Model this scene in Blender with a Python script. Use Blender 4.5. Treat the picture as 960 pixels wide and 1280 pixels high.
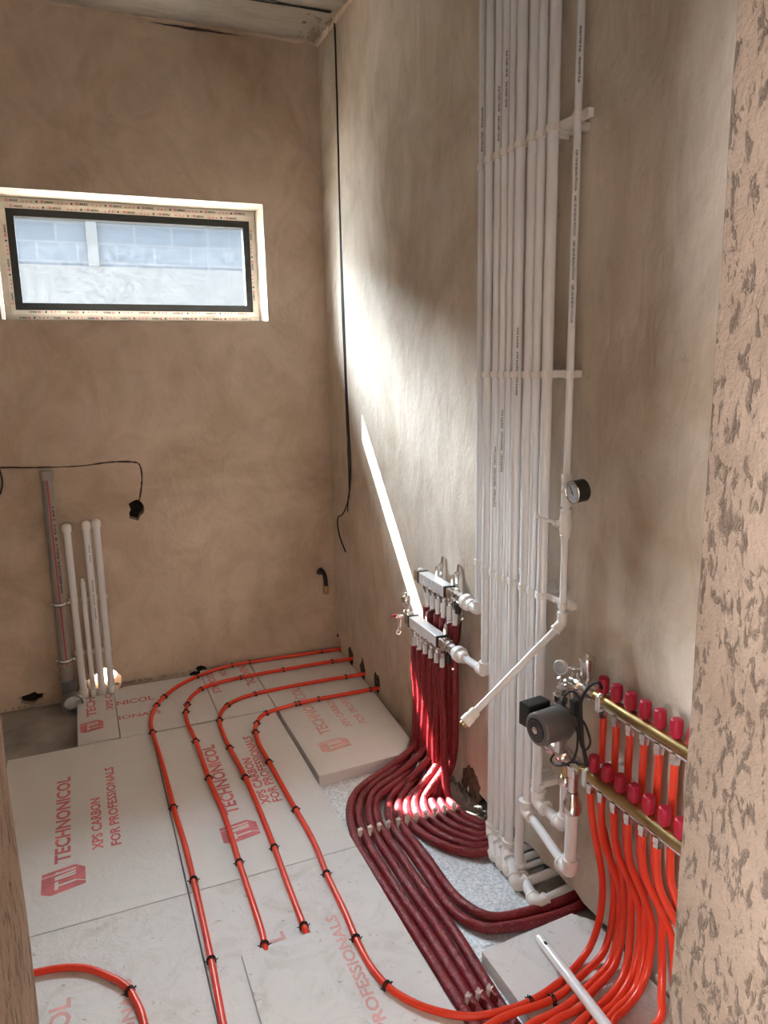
import bpy, bmesh, math, random
from mathutils import Vector, Matrix, noise
random.seed(4)
scn = bpy.context.scene
for o in list(bpy.data.objects): bpy.data.objects.remove(o)
COL = scn.collection

# ------------------------------------------------------------------ camera
cam = bpy.data.cameras.new('camera')
cam.sensor_fit = 'VERTICAL'; cam.sensor_height = 36.0; cam.lens = 36.0 * 924.6 / 1280
cam.clip_start = 0.02; cam.clip_end = 100
camo = bpy.data.objects.new('camera', cam); COL.objects.link(camo)
yaw, pit, rol = -.392377, .196248, -.018017
Fv = Vector((-math.sin(yaw) * math.cos(pit), math.cos(yaw) * math.cos(pit), -math.sin(pit)))
R0 = Vector((math.cos(yaw), math.sin(yaw), 0)); U0 = R0.cross(Fv)
Rv = math.cos(rol) * R0 + math.sin(rol) * U0; Uv = -math.sin(rol) * R0 + math.cos(rol) * U0
camo.matrix_world = Matrix(((Rv.x, Uv.x, -Fv.x, 0), (Rv.y, Uv.y, -Fv.y, 0), (Rv.z, Uv.z, -Fv.z, 1.65), (0, 0, 0, 1)))
scn.camera = camo

# ------------------------------------------------------------------ world, sun, exposure
w = bpy.data.worlds.new('sky'); scn.world = w; w.use_nodes = True
bg = w.node_tree.nodes['Background']
SKY_BASE, SKY_GLOW = .72, 12.5        # hazy sky: dim behind us, bright around the sun in front of the window
_nt = w.node_tree; _tc = _nt.nodes.new('ShaderNodeTexCoord'); _d = _nt.nodes.new('ShaderNodeVectorMath'); _d.operation = 'DOT_PRODUCT'
_d.inputs[1].default_value = Vector((-.5, 1, .85)).normalized(); _nt.links.new(_tc.outputs['Generated'], _d.inputs[0])
_m = _nt.nodes.new('ShaderNodeMapRange'); _m.inputs['From Min'].default_value = .15; _m.inputs['From Max'].default_value = 1.0; _nt.links.new(_d.outputs['Value'], _m.inputs['Value'])
_p = _nt.nodes.new('ShaderNodeMath'); _p.operation = 'POWER'; _p.inputs[1].default_value = 1.7; _nt.links.new(_m.outputs[0], _p.inputs[0])
_a = _nt.nodes.new('ShaderNodeMath'); _a.operation = 'MULTIPLY_ADD'; _a.inputs[1].default_value = SKY_GLOW; _a.inputs[2].default_value = SKY_BASE; _nt.links.new(_p.outputs[0], _a.inputs[0])
bg.inputs[0].default_value = (0.86, 0.93, 1.0, 1); _nt.links.new(_a.outputs[0], bg.inputs[1])
sun = bpy.data.lights.new('sun', 'SUN'); sun.energy = 11; sun.angle = math.radians(.6); sun.color = (1.0, .96, .9)
suno = bpy.data.objects.new('sun', sun); COL.objects.link(suno); suno.location = (-3, 9, 8)
suno.rotation_euler = Vector((.638, -1, -1.20)).to_track_quat('-Z', 'Y').to_euler()
def portal(name, loc, d, sx, sy):
    l = bpy.data.lights.new(name, 'AREA'); l.shape = 'RECTANGLE'; l.size = sx; l.size_y = sy
    l.cycles.is_portal = True
    o = bpy.data.objects.new(name, l); COL.objects.link(o); o.location = loc
    o.rotation_euler = Vector(d).to_track_quat('-Z', 'Z').to_euler()
portal('window_daylight', (.365, 4.36, 2.18), (0, -1, 0), 1.28, .6)
def fill_lamp(name, loc, d, sx, sy, power, col):
    l = bpy.data.lights.new(name, 'AREA'); l.shape = 'RECTANGLE'; l.size = sx; l.size_y = sy; l.energy = power; l.color = col
    o = bpy.data.objects.new(name, l); COL.objects.link(o); o.location = loc
    o.rotation_euler = Vector(d).to_track_quat('-Z', 'Z').to_euler()
fill_lamp('rear_window_fill', (-2.49, -.26, 1.65), (1, 0, 0), 1.46, 1.68, 54, (.95, .97, 1.0))  # area lamp added as fill in an unseen rear window
vs = scn.view_settings
scn.display_settings.display_device = 'sRGB'
vs.view_transform = 'Standard'; vs.look = 'None'; vs.gamma = 1; vs.use_curve_mapping = False
vs.exposure = 3.36

# ------------------------------------------------------------------ materials
def newmat(name):
    m = bpy.data.materials.new(name); m.use_nodes = True
    nt = m.node_tree; return m, nt, nt.nodes['Principled BSDF']
def N(nt, t, **k):
    n = nt.nodes.new(t)
    for a, b in k.items(): setattr(n, a, b)
    return n
def noise_n(nt, scale, detail=4, rough=.55, stretch=None, dist=0):
    tc = N(nt, 'ShaderNodeTexCoord'); n = N(nt, 'ShaderNodeTexNoise')
    n.inputs['Scale'].default_value = scale; n.inputs['Detail'].default_value = detail
    n.inputs['Roughness'].default_value = rough; n.inputs['Distortion'].default_value = dist
    if stretch:
        mp = N(nt, 'ShaderNodeMapping'); mp.inputs['Scale'].default_value = stretch
        nt.links.new(tc.outputs['Object'], mp.inputs[0]); nt.links.new(mp.outputs[0], n.inputs['Vector'])
    else: nt.links.new(tc.outputs['Object'], n.inputs['Vector'])
    return n.outputs['Fac']
def ramp(nt, src, stops):
    r = N(nt, 'ShaderNodeValToRGB'); e = r.color_ramp.elements
    e[0].position, e[0].color = stops[0][0], (*stops[0][1], 1)
    e[1].position, e[1].color = stops[-1][0], (*stops[-1][1], 1)
    for p, c in stops[1:-1]:
        x = e.new(p); x.color = (*c, 1)
    nt.links.new(src, r.inputs[0]); return r.outputs[0]
def mixc(nt, a, b, f, mode='MIX'):
    m = N(nt, 'ShaderNodeMix', data_type='RGBA', blend_type=mode)
    for s, v in ((m.inputs[0], f), (m.inputs[6], a), (m.inputs[7], b)):
        if hasattr(v, 'links') or isinstance(v, bpy.types.NodeSocket): nt.links.new(v, s)
        elif isinstance(v, (int, float)): s.default_value = v
        else: s.default_value = (*v, 1)
    return m.outputs[2]
def bump(nt, bsdf, src, strength=.3, dist=.01, prev=None):
    b = N(nt, 'ShaderNodeBump'); b.inputs['Strength'].default_value = strength; b.inputs['Distance'].default_value = dist
    nt.links.new(src, b.inputs['Height'])
    if prev is not None: nt.links.new(prev, b.inputs['Normal'])
    nt.links.new(b.outputs[0], bsdf.inputs['Normal']); return b.outputs[0]
def simple(name, col, rough=.5, metal=0, var=None, bmp=None, coat=0, trans=0):
    m, nt, b = newmat(name)
    b.inputs['Base Color'].default_value = (*col, 1); b.inputs['Roughness'].default_value = rough
    b.inputs['Metallic'].default_value = metal; b.inputs['Coat Weight'].default_value = coat
    if trans: b.inputs['Transmission Weight'].default_value = trans
    if var:
        s, amt = var
        f = noise_n(nt, s, 5); c = ramp(nt, f, [(.3, tuple(x * (1 - amt) for x in col)), (.7, tuple(min(1, x * (1 + amt)) for x in col))])
        nt.links.new(c, b.inputs['Base Color'])
    if bmp: bump(nt, b, noise_n(nt, bmp[0], 4), bmp[1], bmp[2] if len(bmp) > 2 else .005)
    return m
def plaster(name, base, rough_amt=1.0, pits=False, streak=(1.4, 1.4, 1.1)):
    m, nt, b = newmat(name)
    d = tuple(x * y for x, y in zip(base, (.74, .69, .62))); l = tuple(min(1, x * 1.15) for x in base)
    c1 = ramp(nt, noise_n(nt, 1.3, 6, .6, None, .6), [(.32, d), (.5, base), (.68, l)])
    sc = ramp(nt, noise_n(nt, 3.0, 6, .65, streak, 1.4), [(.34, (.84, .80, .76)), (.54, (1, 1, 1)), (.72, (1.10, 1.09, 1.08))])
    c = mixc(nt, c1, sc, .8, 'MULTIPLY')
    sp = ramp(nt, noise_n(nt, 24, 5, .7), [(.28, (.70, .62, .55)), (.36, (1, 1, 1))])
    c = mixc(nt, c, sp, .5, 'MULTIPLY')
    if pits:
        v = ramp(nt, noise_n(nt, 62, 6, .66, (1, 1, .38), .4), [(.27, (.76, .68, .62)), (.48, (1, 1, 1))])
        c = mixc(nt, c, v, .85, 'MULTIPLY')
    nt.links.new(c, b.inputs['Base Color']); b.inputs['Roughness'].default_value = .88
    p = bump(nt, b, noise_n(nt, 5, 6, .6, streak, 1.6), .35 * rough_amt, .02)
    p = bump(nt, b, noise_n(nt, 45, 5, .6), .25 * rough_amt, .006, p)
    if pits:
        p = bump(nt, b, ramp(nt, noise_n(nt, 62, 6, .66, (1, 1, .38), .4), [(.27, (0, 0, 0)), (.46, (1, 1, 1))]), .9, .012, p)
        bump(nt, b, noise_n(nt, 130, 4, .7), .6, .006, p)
    return m
M = {}
M['plaster'] = plaster('tan_plaster', (.62, .50, .395))
M['plaster_pale'] = plaster('pale_tan_plaster', (.65, .57, .48), streak=(2.2, 2.2, .95))
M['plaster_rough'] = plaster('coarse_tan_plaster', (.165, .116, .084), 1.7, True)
M['reveal'] = simple('cream_reveal_paint', (.50, .45, .38), .7, var=(8, .06), bmp=(60, .2))
M['concrete'] = simple('bare_concrete', (.35, .32, .285), .9, var=(5, .35), bmp=(40, .5, .01))
M['ceiling'] = plaster('ceiling_concrete', (.42, .38, .33), 1.0, False, (1.5, 8, 1))
M['dark'] = simple('painted_hole_shade', (.035, .028, .024), 1, var=(60, .5), bmp=(80, 1, .02))  # near-black colour stands in for the shade inside wall holes
M['groove'] = simple('painted_groove_shade', (.10, .075, .06), 1, var=(70, .5), bmp=(90, 1, .01))  # dark brown paints shade into chases, cracks and cut hole faces
M['exterior'] = simple('exterior_render', (.6, .58, .55), .9, var=(3, .1))
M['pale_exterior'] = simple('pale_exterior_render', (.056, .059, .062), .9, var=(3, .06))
M['black'] = simple('black_plastic', (.012, .012, .012), .35)
M['rubber'] = simple('black_rubber', (.01, .01, .01), .5, bmp=(200, .2))
M['white'] = simple('white_plastic_pipe', (.81, .81, .83), .2, var=(6, .02))
M['fitting'] = simple('white_fitting_plastic', (.81, .78, .76), .38, var=(9, .03))
M['grey_pipe'] = simple('grey_drain_plastic', (.33, .30, .28), .45, var=(12, .06))
M['grey_drain'] = simple('dark_grey_drain_plastic', (.16, .165, .17), .42, var=(12, .1))
M['stripe'] = simple('red_stripe', (.48, .07, .07), .5)
M['chrome'] = simple('nickel_plated_brass', (.74, .72, .70), .22, 1, var=(30, .1), bmp=(90, .08))
M['steel'] = simple('brushed_steel', (.84, .85, .87), .48, .65, var=(40, .12), bmp=(150, .1))
M['brass'] = simple('brass_tube', (.50, .37, .17), .3, 1, var=(20, .15), bmp=(60, .05))
M['redcap'] = simple('crimson_cap_plastic', (.42, .008, .035), .42, bmp=(250, .25))
M['print'] = simple('faded_red_print', (.66, .20, .22), .8, var=(14, .22))
M['print_pale'] = simple('worn_pink_print', (.72, .42, .41), .8, var=(14, .18))
M['ink'] = simple('black_print', (.03, .03, .03), .7)
M['redink'] = simple('red_tape_print', (.62, .08, .12), .7)
M['gasket'] = simple('window_gasket', (.006, .006, .006), .75, var=(30, .4))
M['tape'] = simple('protective_tape', (.62, .56, .50), .55, var=(20, .08), bmp=(70, .2))
M['gauge'] = simple('gauge_dial', (.42, .44, .48), .4)
M['greymotor'] = simple('cast_motor_housing', (.20, .19, .19), .42, .6, bmp=(120, .15))
M['earth'] = simple('yard_ground', (.34, .33, .31), .95, var=(4, .2))
def orange():
    m, nt, b = newmat('orange_heating_pipe'); b.inputs['Roughness'].default_value = .32
    f = noise_n(nt, 5, 3); nt.links.new(ramp(nt, f, [(.3, (.74, .045, .018)), (.7, (.86, .062, .024))]), b.inputs['Base Color'])
    b.inputs['Subsurface Weight'].default_value = 0; return m
M['orange'] = orange()
def foamred():
    m, nt, b = newmat('burgundy_foam_sleeve'); b.inputs['Roughness'].default_value = .36
    c = ramp(nt, noise_n(nt, 10, 5, .6), [(.3, (.17, .010, .016)), (.55, (.23, .014, .021)), (.75, (.28, .03, .036))])
    sp = ramp(nt, noise_n(nt, 160, 3, .6), [(.66, (0, 0, 0)), (.72, (1, 1, 1))])
    c = mixc(nt, c, (.55, .36, .36), sp); nt.links.new(c, b.inputs['Base Color'])
    p = bump(nt, b, noise_n(nt, 30, 4, .6), .5, .012); bump(nt, b, noise_n(nt, 120, 4, .6), .4, .006, p); return m
M['sleeve'] = foamred()
def xps(name, dirt):
    m, nt, b = newmat(name); b.inputs['Roughness'].default_value = .62
    base = (.765, .75, .75)
    c = ramp(nt, noise_n(nt, 3, 6, .6), [(.3, tuple(x * .93 for x in base)), (.7, base)])
    s = ramp(nt, noise_n(nt, 38, 6, .7), [(.31, (.42, .38, .34)), (.38, (1, 1, 1))])
    c = mixc(nt, c, s, dirt, 'MULTIPLY')
    s2 = ramp(nt, noise_n(nt, 7, 6, .7, None, 1), [(.34, (.74, .71, .66)), (.50, (1, 1, 1))])
    c = mixc(nt, c, s2, dirt * .8, 'MULTIPLY')
    nt.links.new(c, b.inputs['Base Color'])
    p = bump(nt, b, noise_n(nt, 9, 5, .6, None, 1.5), .25 + .5 * dirt, .012); bump(nt, b, noise_n(nt, 70, 4, .6, None, 1), .15 + .4 * dirt, .006, p)
    return m
M['xps'] = xps('foam_board', .12); M['xps_dirty'] = xps('trodden_foam_board', .75)
def foil():
    m, nt, b = newmat('crumpled_foil'); b.inputs['Metallic'].default_value = .55
    c = ramp(nt, noise_n(nt, 90, 4, .7), [(.3, (.50, .54, .57)), (.5, (.76, .80, .84)), (.64, (.94, .98, 1.0))])
    nt.links.new(c, b.inputs['Base Color']); b.inputs['Roughness'].default_value = .42
    p = bump(nt, b, noise_n(nt, 120, 4, .7), .7, .006); bump(nt, b, noise_n(nt, 9, 5, .6, None, 1), .5, .02, p)
    return m
M['foil'] = foil()
def glass():
    m = bpy.data.materials.new('dusty_window_glass'); m.use_nodes = True; nt = m.node_tree; nt.nodes.clear()
    out = N(nt, 'ShaderNodeOutputMaterial'); t = N(nt, 'ShaderNodeBsdfTransparent'); t.inputs[0].default_value = (.93, .96, .97, 1)
    g = N(nt, 'ShaderNodeBsdfGlossy'); g.inputs['Roughness'].default_value = .03
    d = N(nt, 'ShaderNodeBsdfTranslucent'); d.inputs[0].default_value = (.9, .93, .97, 1)
    m1 = N(nt, 'ShaderNodeMixShader'); m1.inputs[0].default_value = .03
    nt.links.new(t.outputs[0], m1.inputs[1]); nt.links.new(g.outputs[0], m1.inputs[2])
    f = ramp(nt, noise_n(nt, 16, 8, .75, (1, 1, 1.4), 2.5), [(.40, (.0006, .0006, .0006)), (.60, (.0048, .0048, .0048)), (.70, (.0015, .0015, .0015))])
    m2 = N(nt, 'ShaderNodeMixShader'); nt.links.new(f, m2.inputs[0])
    nt.links.new(m1.outputs[0], m2.inputs[1]); nt.links.new(d.outputs[0], m2.inputs[2]); nt.links.new(m2.outputs[0], out.inputs[0])
    return m
M['glass'] = glass()
def blocks():
    m, nt, b = newmat('concrete_block_wall'); tc = N(nt, 'ShaderNodeTexCoord'); mp = N(nt, 'ShaderNodeMapping')
    mp.inputs['Rotation'].default_value = (math.pi / 2, 0, 0)
    br = N(nt, 'ShaderNodeTexBrick'); nt.links.new(tc.outputs['Object'], mp.inputs[0]); nt.links.new(mp.outputs[0], br.inputs[0])
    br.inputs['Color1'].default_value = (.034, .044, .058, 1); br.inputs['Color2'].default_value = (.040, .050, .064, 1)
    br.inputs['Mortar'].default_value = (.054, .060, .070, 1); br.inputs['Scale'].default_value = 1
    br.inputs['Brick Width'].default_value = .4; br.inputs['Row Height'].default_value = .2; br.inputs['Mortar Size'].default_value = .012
    nt.links.new(br.outputs[0], b.inputs['Base Color']); b.inputs['Roughness'].default_value = .9; return m
M['blocks'] = blocks()

# ------------------------------------------------------------------ helpers
WO = {}
def link(o, parent=None, origin=(0, 0, 0)):
    COL.objects.link(o); origin = Vector(origin)
    if parent is not None:
        o.parent = parent; o.location = origin - WO[parent.name]
    else: o.location = origin
    WO[o.name] = origin; return o
def tag(o, label=None, cat=None, group=None, kind=None):
    if label: o['label'] = label
    if cat: o['category'] = cat
    if group: o['group'] = group
    if kind: o['kind'] = kind
    return o
def thing(name, label, cat, loc, group=None):
    o = bpy.data.objects.new(name, None); o.empty_display_size = .02
    link(o, None, loc); return tag(o, label, cat, group)
def cat_pts(pts, n=8):
    P = [Vector(p) for p in pts]; out = []
    if len(P) < 3: return P
    for i in range(len(P) - 1):
        p0 = P[i - 1] if i else P[0] * 2 - P[1]; p1 = P[i]; p2 = P[i + 1]; p3 = P[i + 2] if i + 2 < len(P) else P[-1] * 2 - P[-2]
        for k in range(n):
            t = k / n
            out.append(.5 * ((2 * p1) + (p2 - p0) * t + (2 * p0 - 5 * p1 + 4 * p2 - p3) * t * t + (3 * p1 - p0 - 3 * p2 + p3) * t ** 3))
    out.append(P[-1]); return out
def relax(P, k=2):
    for _ in range(k):
        P = [P[0]] + [(P[i - 1] + P[i] * 2 + P[i + 1]) / 4 for i in range(1, len(P) - 1)] + [P[-1]]
    return P
class MB:
    def __init__(s): s.v = []; s.f = []; s.sm = []
    def add(s, vs_, fs, smooth=False):
        b = len(s.v); s.v += [Vector(v) for v in vs_]; s.f += [tuple(b + i for i in f) for f in fs]; s.sm += [smooth] * len(fs); return s
    def box(s, a, b, bev=0):
        x0, y0, z0 = a; x1, y1, z1 = b
        vs_ = [(x0, y0, z0), (x1, y0, z0), (x1, y1, z0), (x0, y1, z0), (x0, y0, z1), (x1, y0, z1), (x1, y1, z1), (x0, y1, z1)]
        return s.add(vs_, [(0, 3, 2, 1), (4, 5, 6, 7), (0, 1, 5, 4), (1, 2, 6, 5), (2, 3, 7, 6), (3, 0, 4, 7)])
    def obox(s, c, ax, ay, az, hx, hy, hz):
        c, ax, ay, az = map(Vector, (c, ax, ay, az)); vs_ = []
        for sz in (-1, 1):
            for sx, sy in ((-1, -1), (1, -1), (1, 1), (-1, 1)): vs_.append(c + ax * hx * sx + ay * hy * sy + az * hz * sz)
        return s.add(vs_, [(0, 3, 2, 1), (4, 5, 6, 7), (0, 1, 5, 4), (1, 2, 6, 5), (2, 3, 7, 6), (3, 0, 4, 7)])
    def prism(s, poly, z0, z1, jit=0):
        n = len(poly); vs_ = [(x, y, z0) for x, y in poly] + [(x, y, z1) for x, y in poly]
        fs = [tuple(range(n))[::-1], tuple(range(n, 2 * n))] + [(i, (i + 1) % n, n + (i + 1) % n, n + i) for i in range(n)]
        return s.add(vs_, fs)
    def tube(s, pts, r, seg=12, cap=True, rfun=None, smooth=True):
        P = [Vector(p) for p in pts]; n = len(P); T = []
        for i in range(n):
            a = P[max(0, i - 1)]; b = P[min(n - 1, i + 1)]; t = (b - a)
            T.append(t.normalized() if t.length > 1e-9 else Vector((0, 0, 1)))
        u = T[0].orthogonal().normalized(); vs_ = []
        for i in range(n):
            u = (u - T[i] * u.dot(T[i])); u = u.normalized() if u.length > 1e-6 else T[i].orthogonal().normalized()
            v = T[i].cross(u); rr = r if rfun is None else rfun(i / (n - 1), i)
            for k in range(seg):
                a = 2 * math.pi * k / seg; vs_.append(P[i] + (u * math.cos(a) + v * math.sin(a)) * rr)
        b = len(s.v); s.v += vs_
        for i in range(n - 1):
            for k in range(seg):
                k2 = (k + 1) % seg; s.f.append((b + i * seg + k, b + i * seg + k2, b + (i + 1) * seg + k2, b + (i + 1) * seg + k)); s.sm.append(smooth)
        if cap:
            s.f.append(tuple(b + k for k in range(seg))[::-1]); s.f.append(tuple(b + (n - 1) * seg + k for k in range(seg))); s.sm += [False, False]
        return s
    def lathe(s, p0, axis, prof, seg=16, smooth=True, cap=True):
        # prof: list of (distance along axis, radius)
        p0 = Vector(p0); t = Vector(axis).normalized(); u = t.orthogonal().normalized(); v = t.cross(u); b = len(s.v)
        for d, r in prof:
            for k in range(seg):
                a = 2 * math.pi * k / seg; s.v.append(p0 + t * d + (u * math.cos(a) + v * math.sin(a)) * max(r, 1e-4))
        for i in range(len(prof) - 1):
            for k in range(seg):
                k2 = (k + 1) % seg; s.f.append((b + i * seg + k, b + i * seg + k2, b + (i + 1) * seg + k2, b + (i + 1) * seg + k)); s.sm.append(smooth)
        if cap:
            n = len(prof); s.f.append(tuple(b + k for k in range(seg))[::-1]); s.f.append(tuple(b + (n - 1) * seg + k for k in range(seg))); s.sm += [False, False]
        return s
    def ring(s, c, axis, R, r, seg=20, rs=6):
        c = Vector(c); t = Vector(axis).normalized(); u = t.orthogonal().normalized(); v = t.cross(u)
        pts = [c + (u * math.cos(2 * math.pi * k / seg) + v * math.sin(2 * math.pi * k / seg)) * R for k in range(seg)]
        b = len(s.v)
        for k in range(seg):
            d = (pts[k] - c).normalized()
            for j in range(rs):
                a = 2 * math.pi * j / rs; s.v.append(pts[k] + d * math.cos(a) * r + t * math.sin(a) * r)
        for k in range(seg):
            for j in range(rs):
                s.f.append((b + k * rs + j, b + ((k + 1) % seg) * rs + j, b + ((k + 1) % seg) * rs + (j + 1) % rs, b + k * rs + (j + 1) % rs)); s.sm.append(True)
        return s
    def build(s, name, mat, parent=None, origin=None, bevel=0):
        if origin is None: origin = WO[parent.name] if parent is not None else None
        if origin is None:
            xs = [v.x for v in s.v]; ys = [v.y for v in s.v]; zs = [v.z for v in s.v]
            origin = ((min(xs) + max(xs)) / 2, (min(ys) + max(ys)) / 2, min(zs))
        origin = Vector(origin); me = bpy.data.meshes.new(name)
        me.from_pydata([v - origin for v in s.v], [], s.f); me.polygons.foreach_set('use_smooth', s.sm)
        me.materials.append(M[mat]); bm = bmesh.new(); bm.from_mesh(me); bmesh.ops.recalc_face_normals(bm, faces=bm.faces[:])
        if bevel: bmesh.ops.bevel(bm, geom=bm.edges[:], offset=bevel, segments=2, affect='EDGES', profile=.6)
        bm.to_mesh(me); bm.free(); me.update()
        if any(s.sm): me.set_sharp_from_angle(angle=math.radians(38))
        o = bpy.data.objects.new(name, me); return link(o, parent, origin)
def cut(o, cutters, dark=False):
    """subtract closed meshes from o and keep only the resulting mesh"""
    cs = []
    for mb in cutters:
        c = mb.build('cutter', 'groove'); cs.append(c)
        md = o.modifiers.new('b', 'BOOLEAN'); md.operation = 'DIFFERENCE'; md.object = c; md.solver = 'EXACT'
        if dark:
            md.material_mode = 'TRANSFER'
    dg = bpy.context.evaluated_depsgraph_get(); me = bpy.data.meshes.new_from_object(o.evaluated_get(dg))
    me.polygons.foreach_set('use_smooth', [False] * len(me.polygons)); o.modifiers.clear(); o.data = me
    for c in cs: bpy.data.objects.remove(c)
def blob(cx, cz, rx, rz, y0, y1, n=14, seed=0, axis='y', j=.3):
    """irregular hole cutter through a wall (axis y: back wall, axis x: right wall)"""
    rnd = random.Random(seed); poly = []
    for k in range(n):
        a = 2 * math.pi * k / n; q = 1 + rnd.uniform(-j, j * .5); poly.append((cx + rx * q * math.cos(a), cz + rz * q * math.sin(a)))
    m = MB(); vs_ = []
    for y in (y0, y1):
        for a, b in poly: vs_.append((a, y, b) if axis == 'y' else (y, a, b))
    n_ = len(poly)
    m.add(vs_, [tuple(range(n_)), tuple(range(n_, 2 * n_))[::-1]] + [(i, n_ + i, n_ + (i + 1) % n_, (i + 1) % n_) for i in range(n_)])
    return m
def text_mesh(txt, bold=.02):
    cu = bpy.data.curves.new('t', 'FONT'); cu.body = txt; cu.size = 1; cu.offset = bold; cu.resolution_u = 2
    ob = bpy.data.objects.new('t', cu); COL.objects.link(ob); dg = bpy.context.evaluated_depsgraph_get()
    me = bpy.data.meshes.new_from_object(ob.evaluated_get(dg)); vs_ = [v.co.copy() for v in me.vertices]; fs = [tuple(p.vertices) for p in me.polygons]
    bpy.data.objects.remove(ob); bpy.data.meshes.remove(me)
    x0 = min(v.x for v in vs_); x1 = max(v.x for v in vs_); y0 = min(v.y for v in vs_); y1 = max(v.y for v in vs_)
    return [((v.x - x0) / (x1 - x0), (v.y - y0) / (y1 - y0)) for v in vs_], fs
TX = {}
def text(mb, txt, org, du, dv, bold=.02, clip=None):
    """letters filling the parallelogram org + u*du + v*dv"""
    if txt not in TX: TX[txt] = text_mesh(txt, bold)
    vs_, fs = TX[txt]; org, du, dv = Vector(org), Vector(du), Vector(dv)
    if clip:
        fs = [f for f in fs if all(clip[0] <= vs_[i][0] <= clip[1] for i in f)]
        used = sorted({i for f in fs for i in f}); mp = {i: k for k, i in enumerate(used)}
        vs_ = [vs_[i] for i in used]; fs = [tuple(mp[i] for i in f) for f in fs]
    mb.add([org + du * a + dv * b for a, b in vs_], fs)
def elbow(mb, c, a, b, r, leg=None):
    """pipe fitting: corner c, arms towards directions a and b"""
    c = Vector(c); a = Vector(a).normalized(); b = Vector(b).normalized(); L = leg or r * 2.3
    k = r * 1.1
    pts = [c + a * L, c + a * k] + [c + a * k * (1 - t) ** 2 + b * k * t * t for t in (.25, .5, .75)] + [c + b * k, c + b * L]
    mb.tube(pts, r * 1.40, 16)
    for d in (a, b): mb.tube([c + d * (L - .005), c + d * (L + .002)], r * 1.52, 16)
    return mb
ORD = ['first', 'second', 'third', 'fourth', 'fifth', 'sixth', 'seventh', 'eighth', 'ninth', 'tenth', 'eleventh', 'twelfth', 'thirteenth', 'fourteenth', 'fifteenth']

# ------------------------------------------------------------------ the setting
XW, YB, ZC, ZF = 1.325, 3.98, 3.27, -.05
def quad_struct(name, a, b, mat): return tag(MB().box(a, b).build(name, mat, None, (0, 0, 0)), kind='structure')
fl_ = MB().box((-2.7, -3.0, -.2), (1.7, 4.0, ZF)).build('floor', 'concrete', None, (0, 0, 0)); tag(fl_, kind='structure')
ce = quad_struct('ceiling', (-2.7, -3.0, ZC), (1.7, 4.4, ZC + .2), 'ceiling')
wb = MB().box((-1.25, YB, -.2), (1.7, 4.36, ZC)).build('wall_back', 'plaster', None, (0, 0, 0)); tag(wb, kind='structure')
cuts = [MB().box((-.272, 3.9, 1.887), (1.003, 4.5, 2.478))]
cuts.append(blob(.025, .01, .092, .092, 3.9, 4.5, 16, 3, j=.18))
cuts.append(blob(.255, .932, .042, .05, 3.9, 4.07, 13, 5, j=.35))
cuts.append(blob(.51, -.03, .05, .07, 3.9, 4.05, 11, 6, j=.4))
cuts.append(blob(-.33, .0, .06, .035, 3.9, 4.03, 14, 8, j=.3))
# shallow cable chase across the back wall and down to the niche
def strip(pts, wid, y0, y1, axis='y', seed=1):
    rnd = random.Random(seed); up = []; dn = []
    P = cat_pts([(a, 0, b) for a, b in pts], 5)
    for i, p in enumerate(P):
        t = (P[min(i + 1, len(P) - 1)] - P[max(i - 1, 0)]).normalized(); n = Vector((-t.z, 0, t.x)); w_ = wid * rnd.uniform(.5, 1.2)
        up.append(p + n * w_); dn.append(p - n * w_ * rnd.uniform(.6, 1.1))
    loop = up + dn[::-1]; n_ = len(loop); vs_ = []
    for y in (y0, y1):
        for q in loop: vs_.append((q.x, y, q.z) if axis == 'y' else (y, q.x, q.z))
    m = MB(); k = len(P)
    fs = []
    for i in range(k - 1):
        a, b, c, d = i, i + 1, n_ - 2 - i, n_ - 1 - i
        fs += [(a, b, c, d), (n_ + d, n_ + c, n_ + b, n_ + a)]
    fs += [(i, n_ + i, n_ + (i + 1) % n_, (i + 1) % n_) for i in range(n_)]
    m.add(vs_, fs); return m
cuts.append(strip([(-.9, 1.21), (-.36, 1.196), (-.2, 1.186), (0, 1.180), (.15, 1.19), (.255, 1.184), (.29, 1.165), (.296, 1.10), (.285, 1.03), (.272, .98)], .0055, 3.9, 3.992))
cut(wb, cuts)
# painted shade: near-black sheets at the back of the niche and broken holes
for (cx, cz, rx, rz, yy, nm) in ((.255, .932, .055, .06, 4.066, 'niche_shade'), (.51, -.03, .06, .08, 4.045, 'hole_shade'), (-.33, .02, .09, .07, 4.026, 'hole_shade')):
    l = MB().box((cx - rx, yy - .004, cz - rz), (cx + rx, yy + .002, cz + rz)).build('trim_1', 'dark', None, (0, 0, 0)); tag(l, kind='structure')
groove = MB()  # dark strip laid in the chase as its painted shade
gp = cat_pts([(-.9, 3.9915, 1.21), (-.36, 3.9915, 1.196), (-.2, 3.9915, 1.186), (0, 3.9915, 1.180), (.15, 3.9915, 1.19), (.255, 3.9915, 1.184), (.29, 3.9915, 1.165), (.296, 3.9915, 1.10), (.285, 3.9915, 1.03), (.272, 3.9915, .98)], 5)
groove.tube(gp, .004, 6, rfun=lambda t, i: random.uniform(.0025, .0065)); tag(groove.build('trim_2', 'groove', None, (0, 0, 0)), kind='structure')
wr = MB().box((XW, .8, -.2), (1.7, 4.36, ZC)).build('wall_right', 'plaster_pale', None, (0, 0, 0)); tag(wr, kind='structure')
HY = (3.945, 3.735, 3.545, 3.335)
rc = [blob(y, .03, .042, .062, 1.2, 1.46, 12, 20 + i, 'x', .3) for i, y in enumerate(HY)]
ch = [(1.40, -.3), (2.30, -.3), (2.30, -.035)]
rnd = random.Random(9)
for k in range(20):
    y = 2.28 - k * .043; ch.append((y, .004 + rnd.uniform(-.012, .014)))
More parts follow.
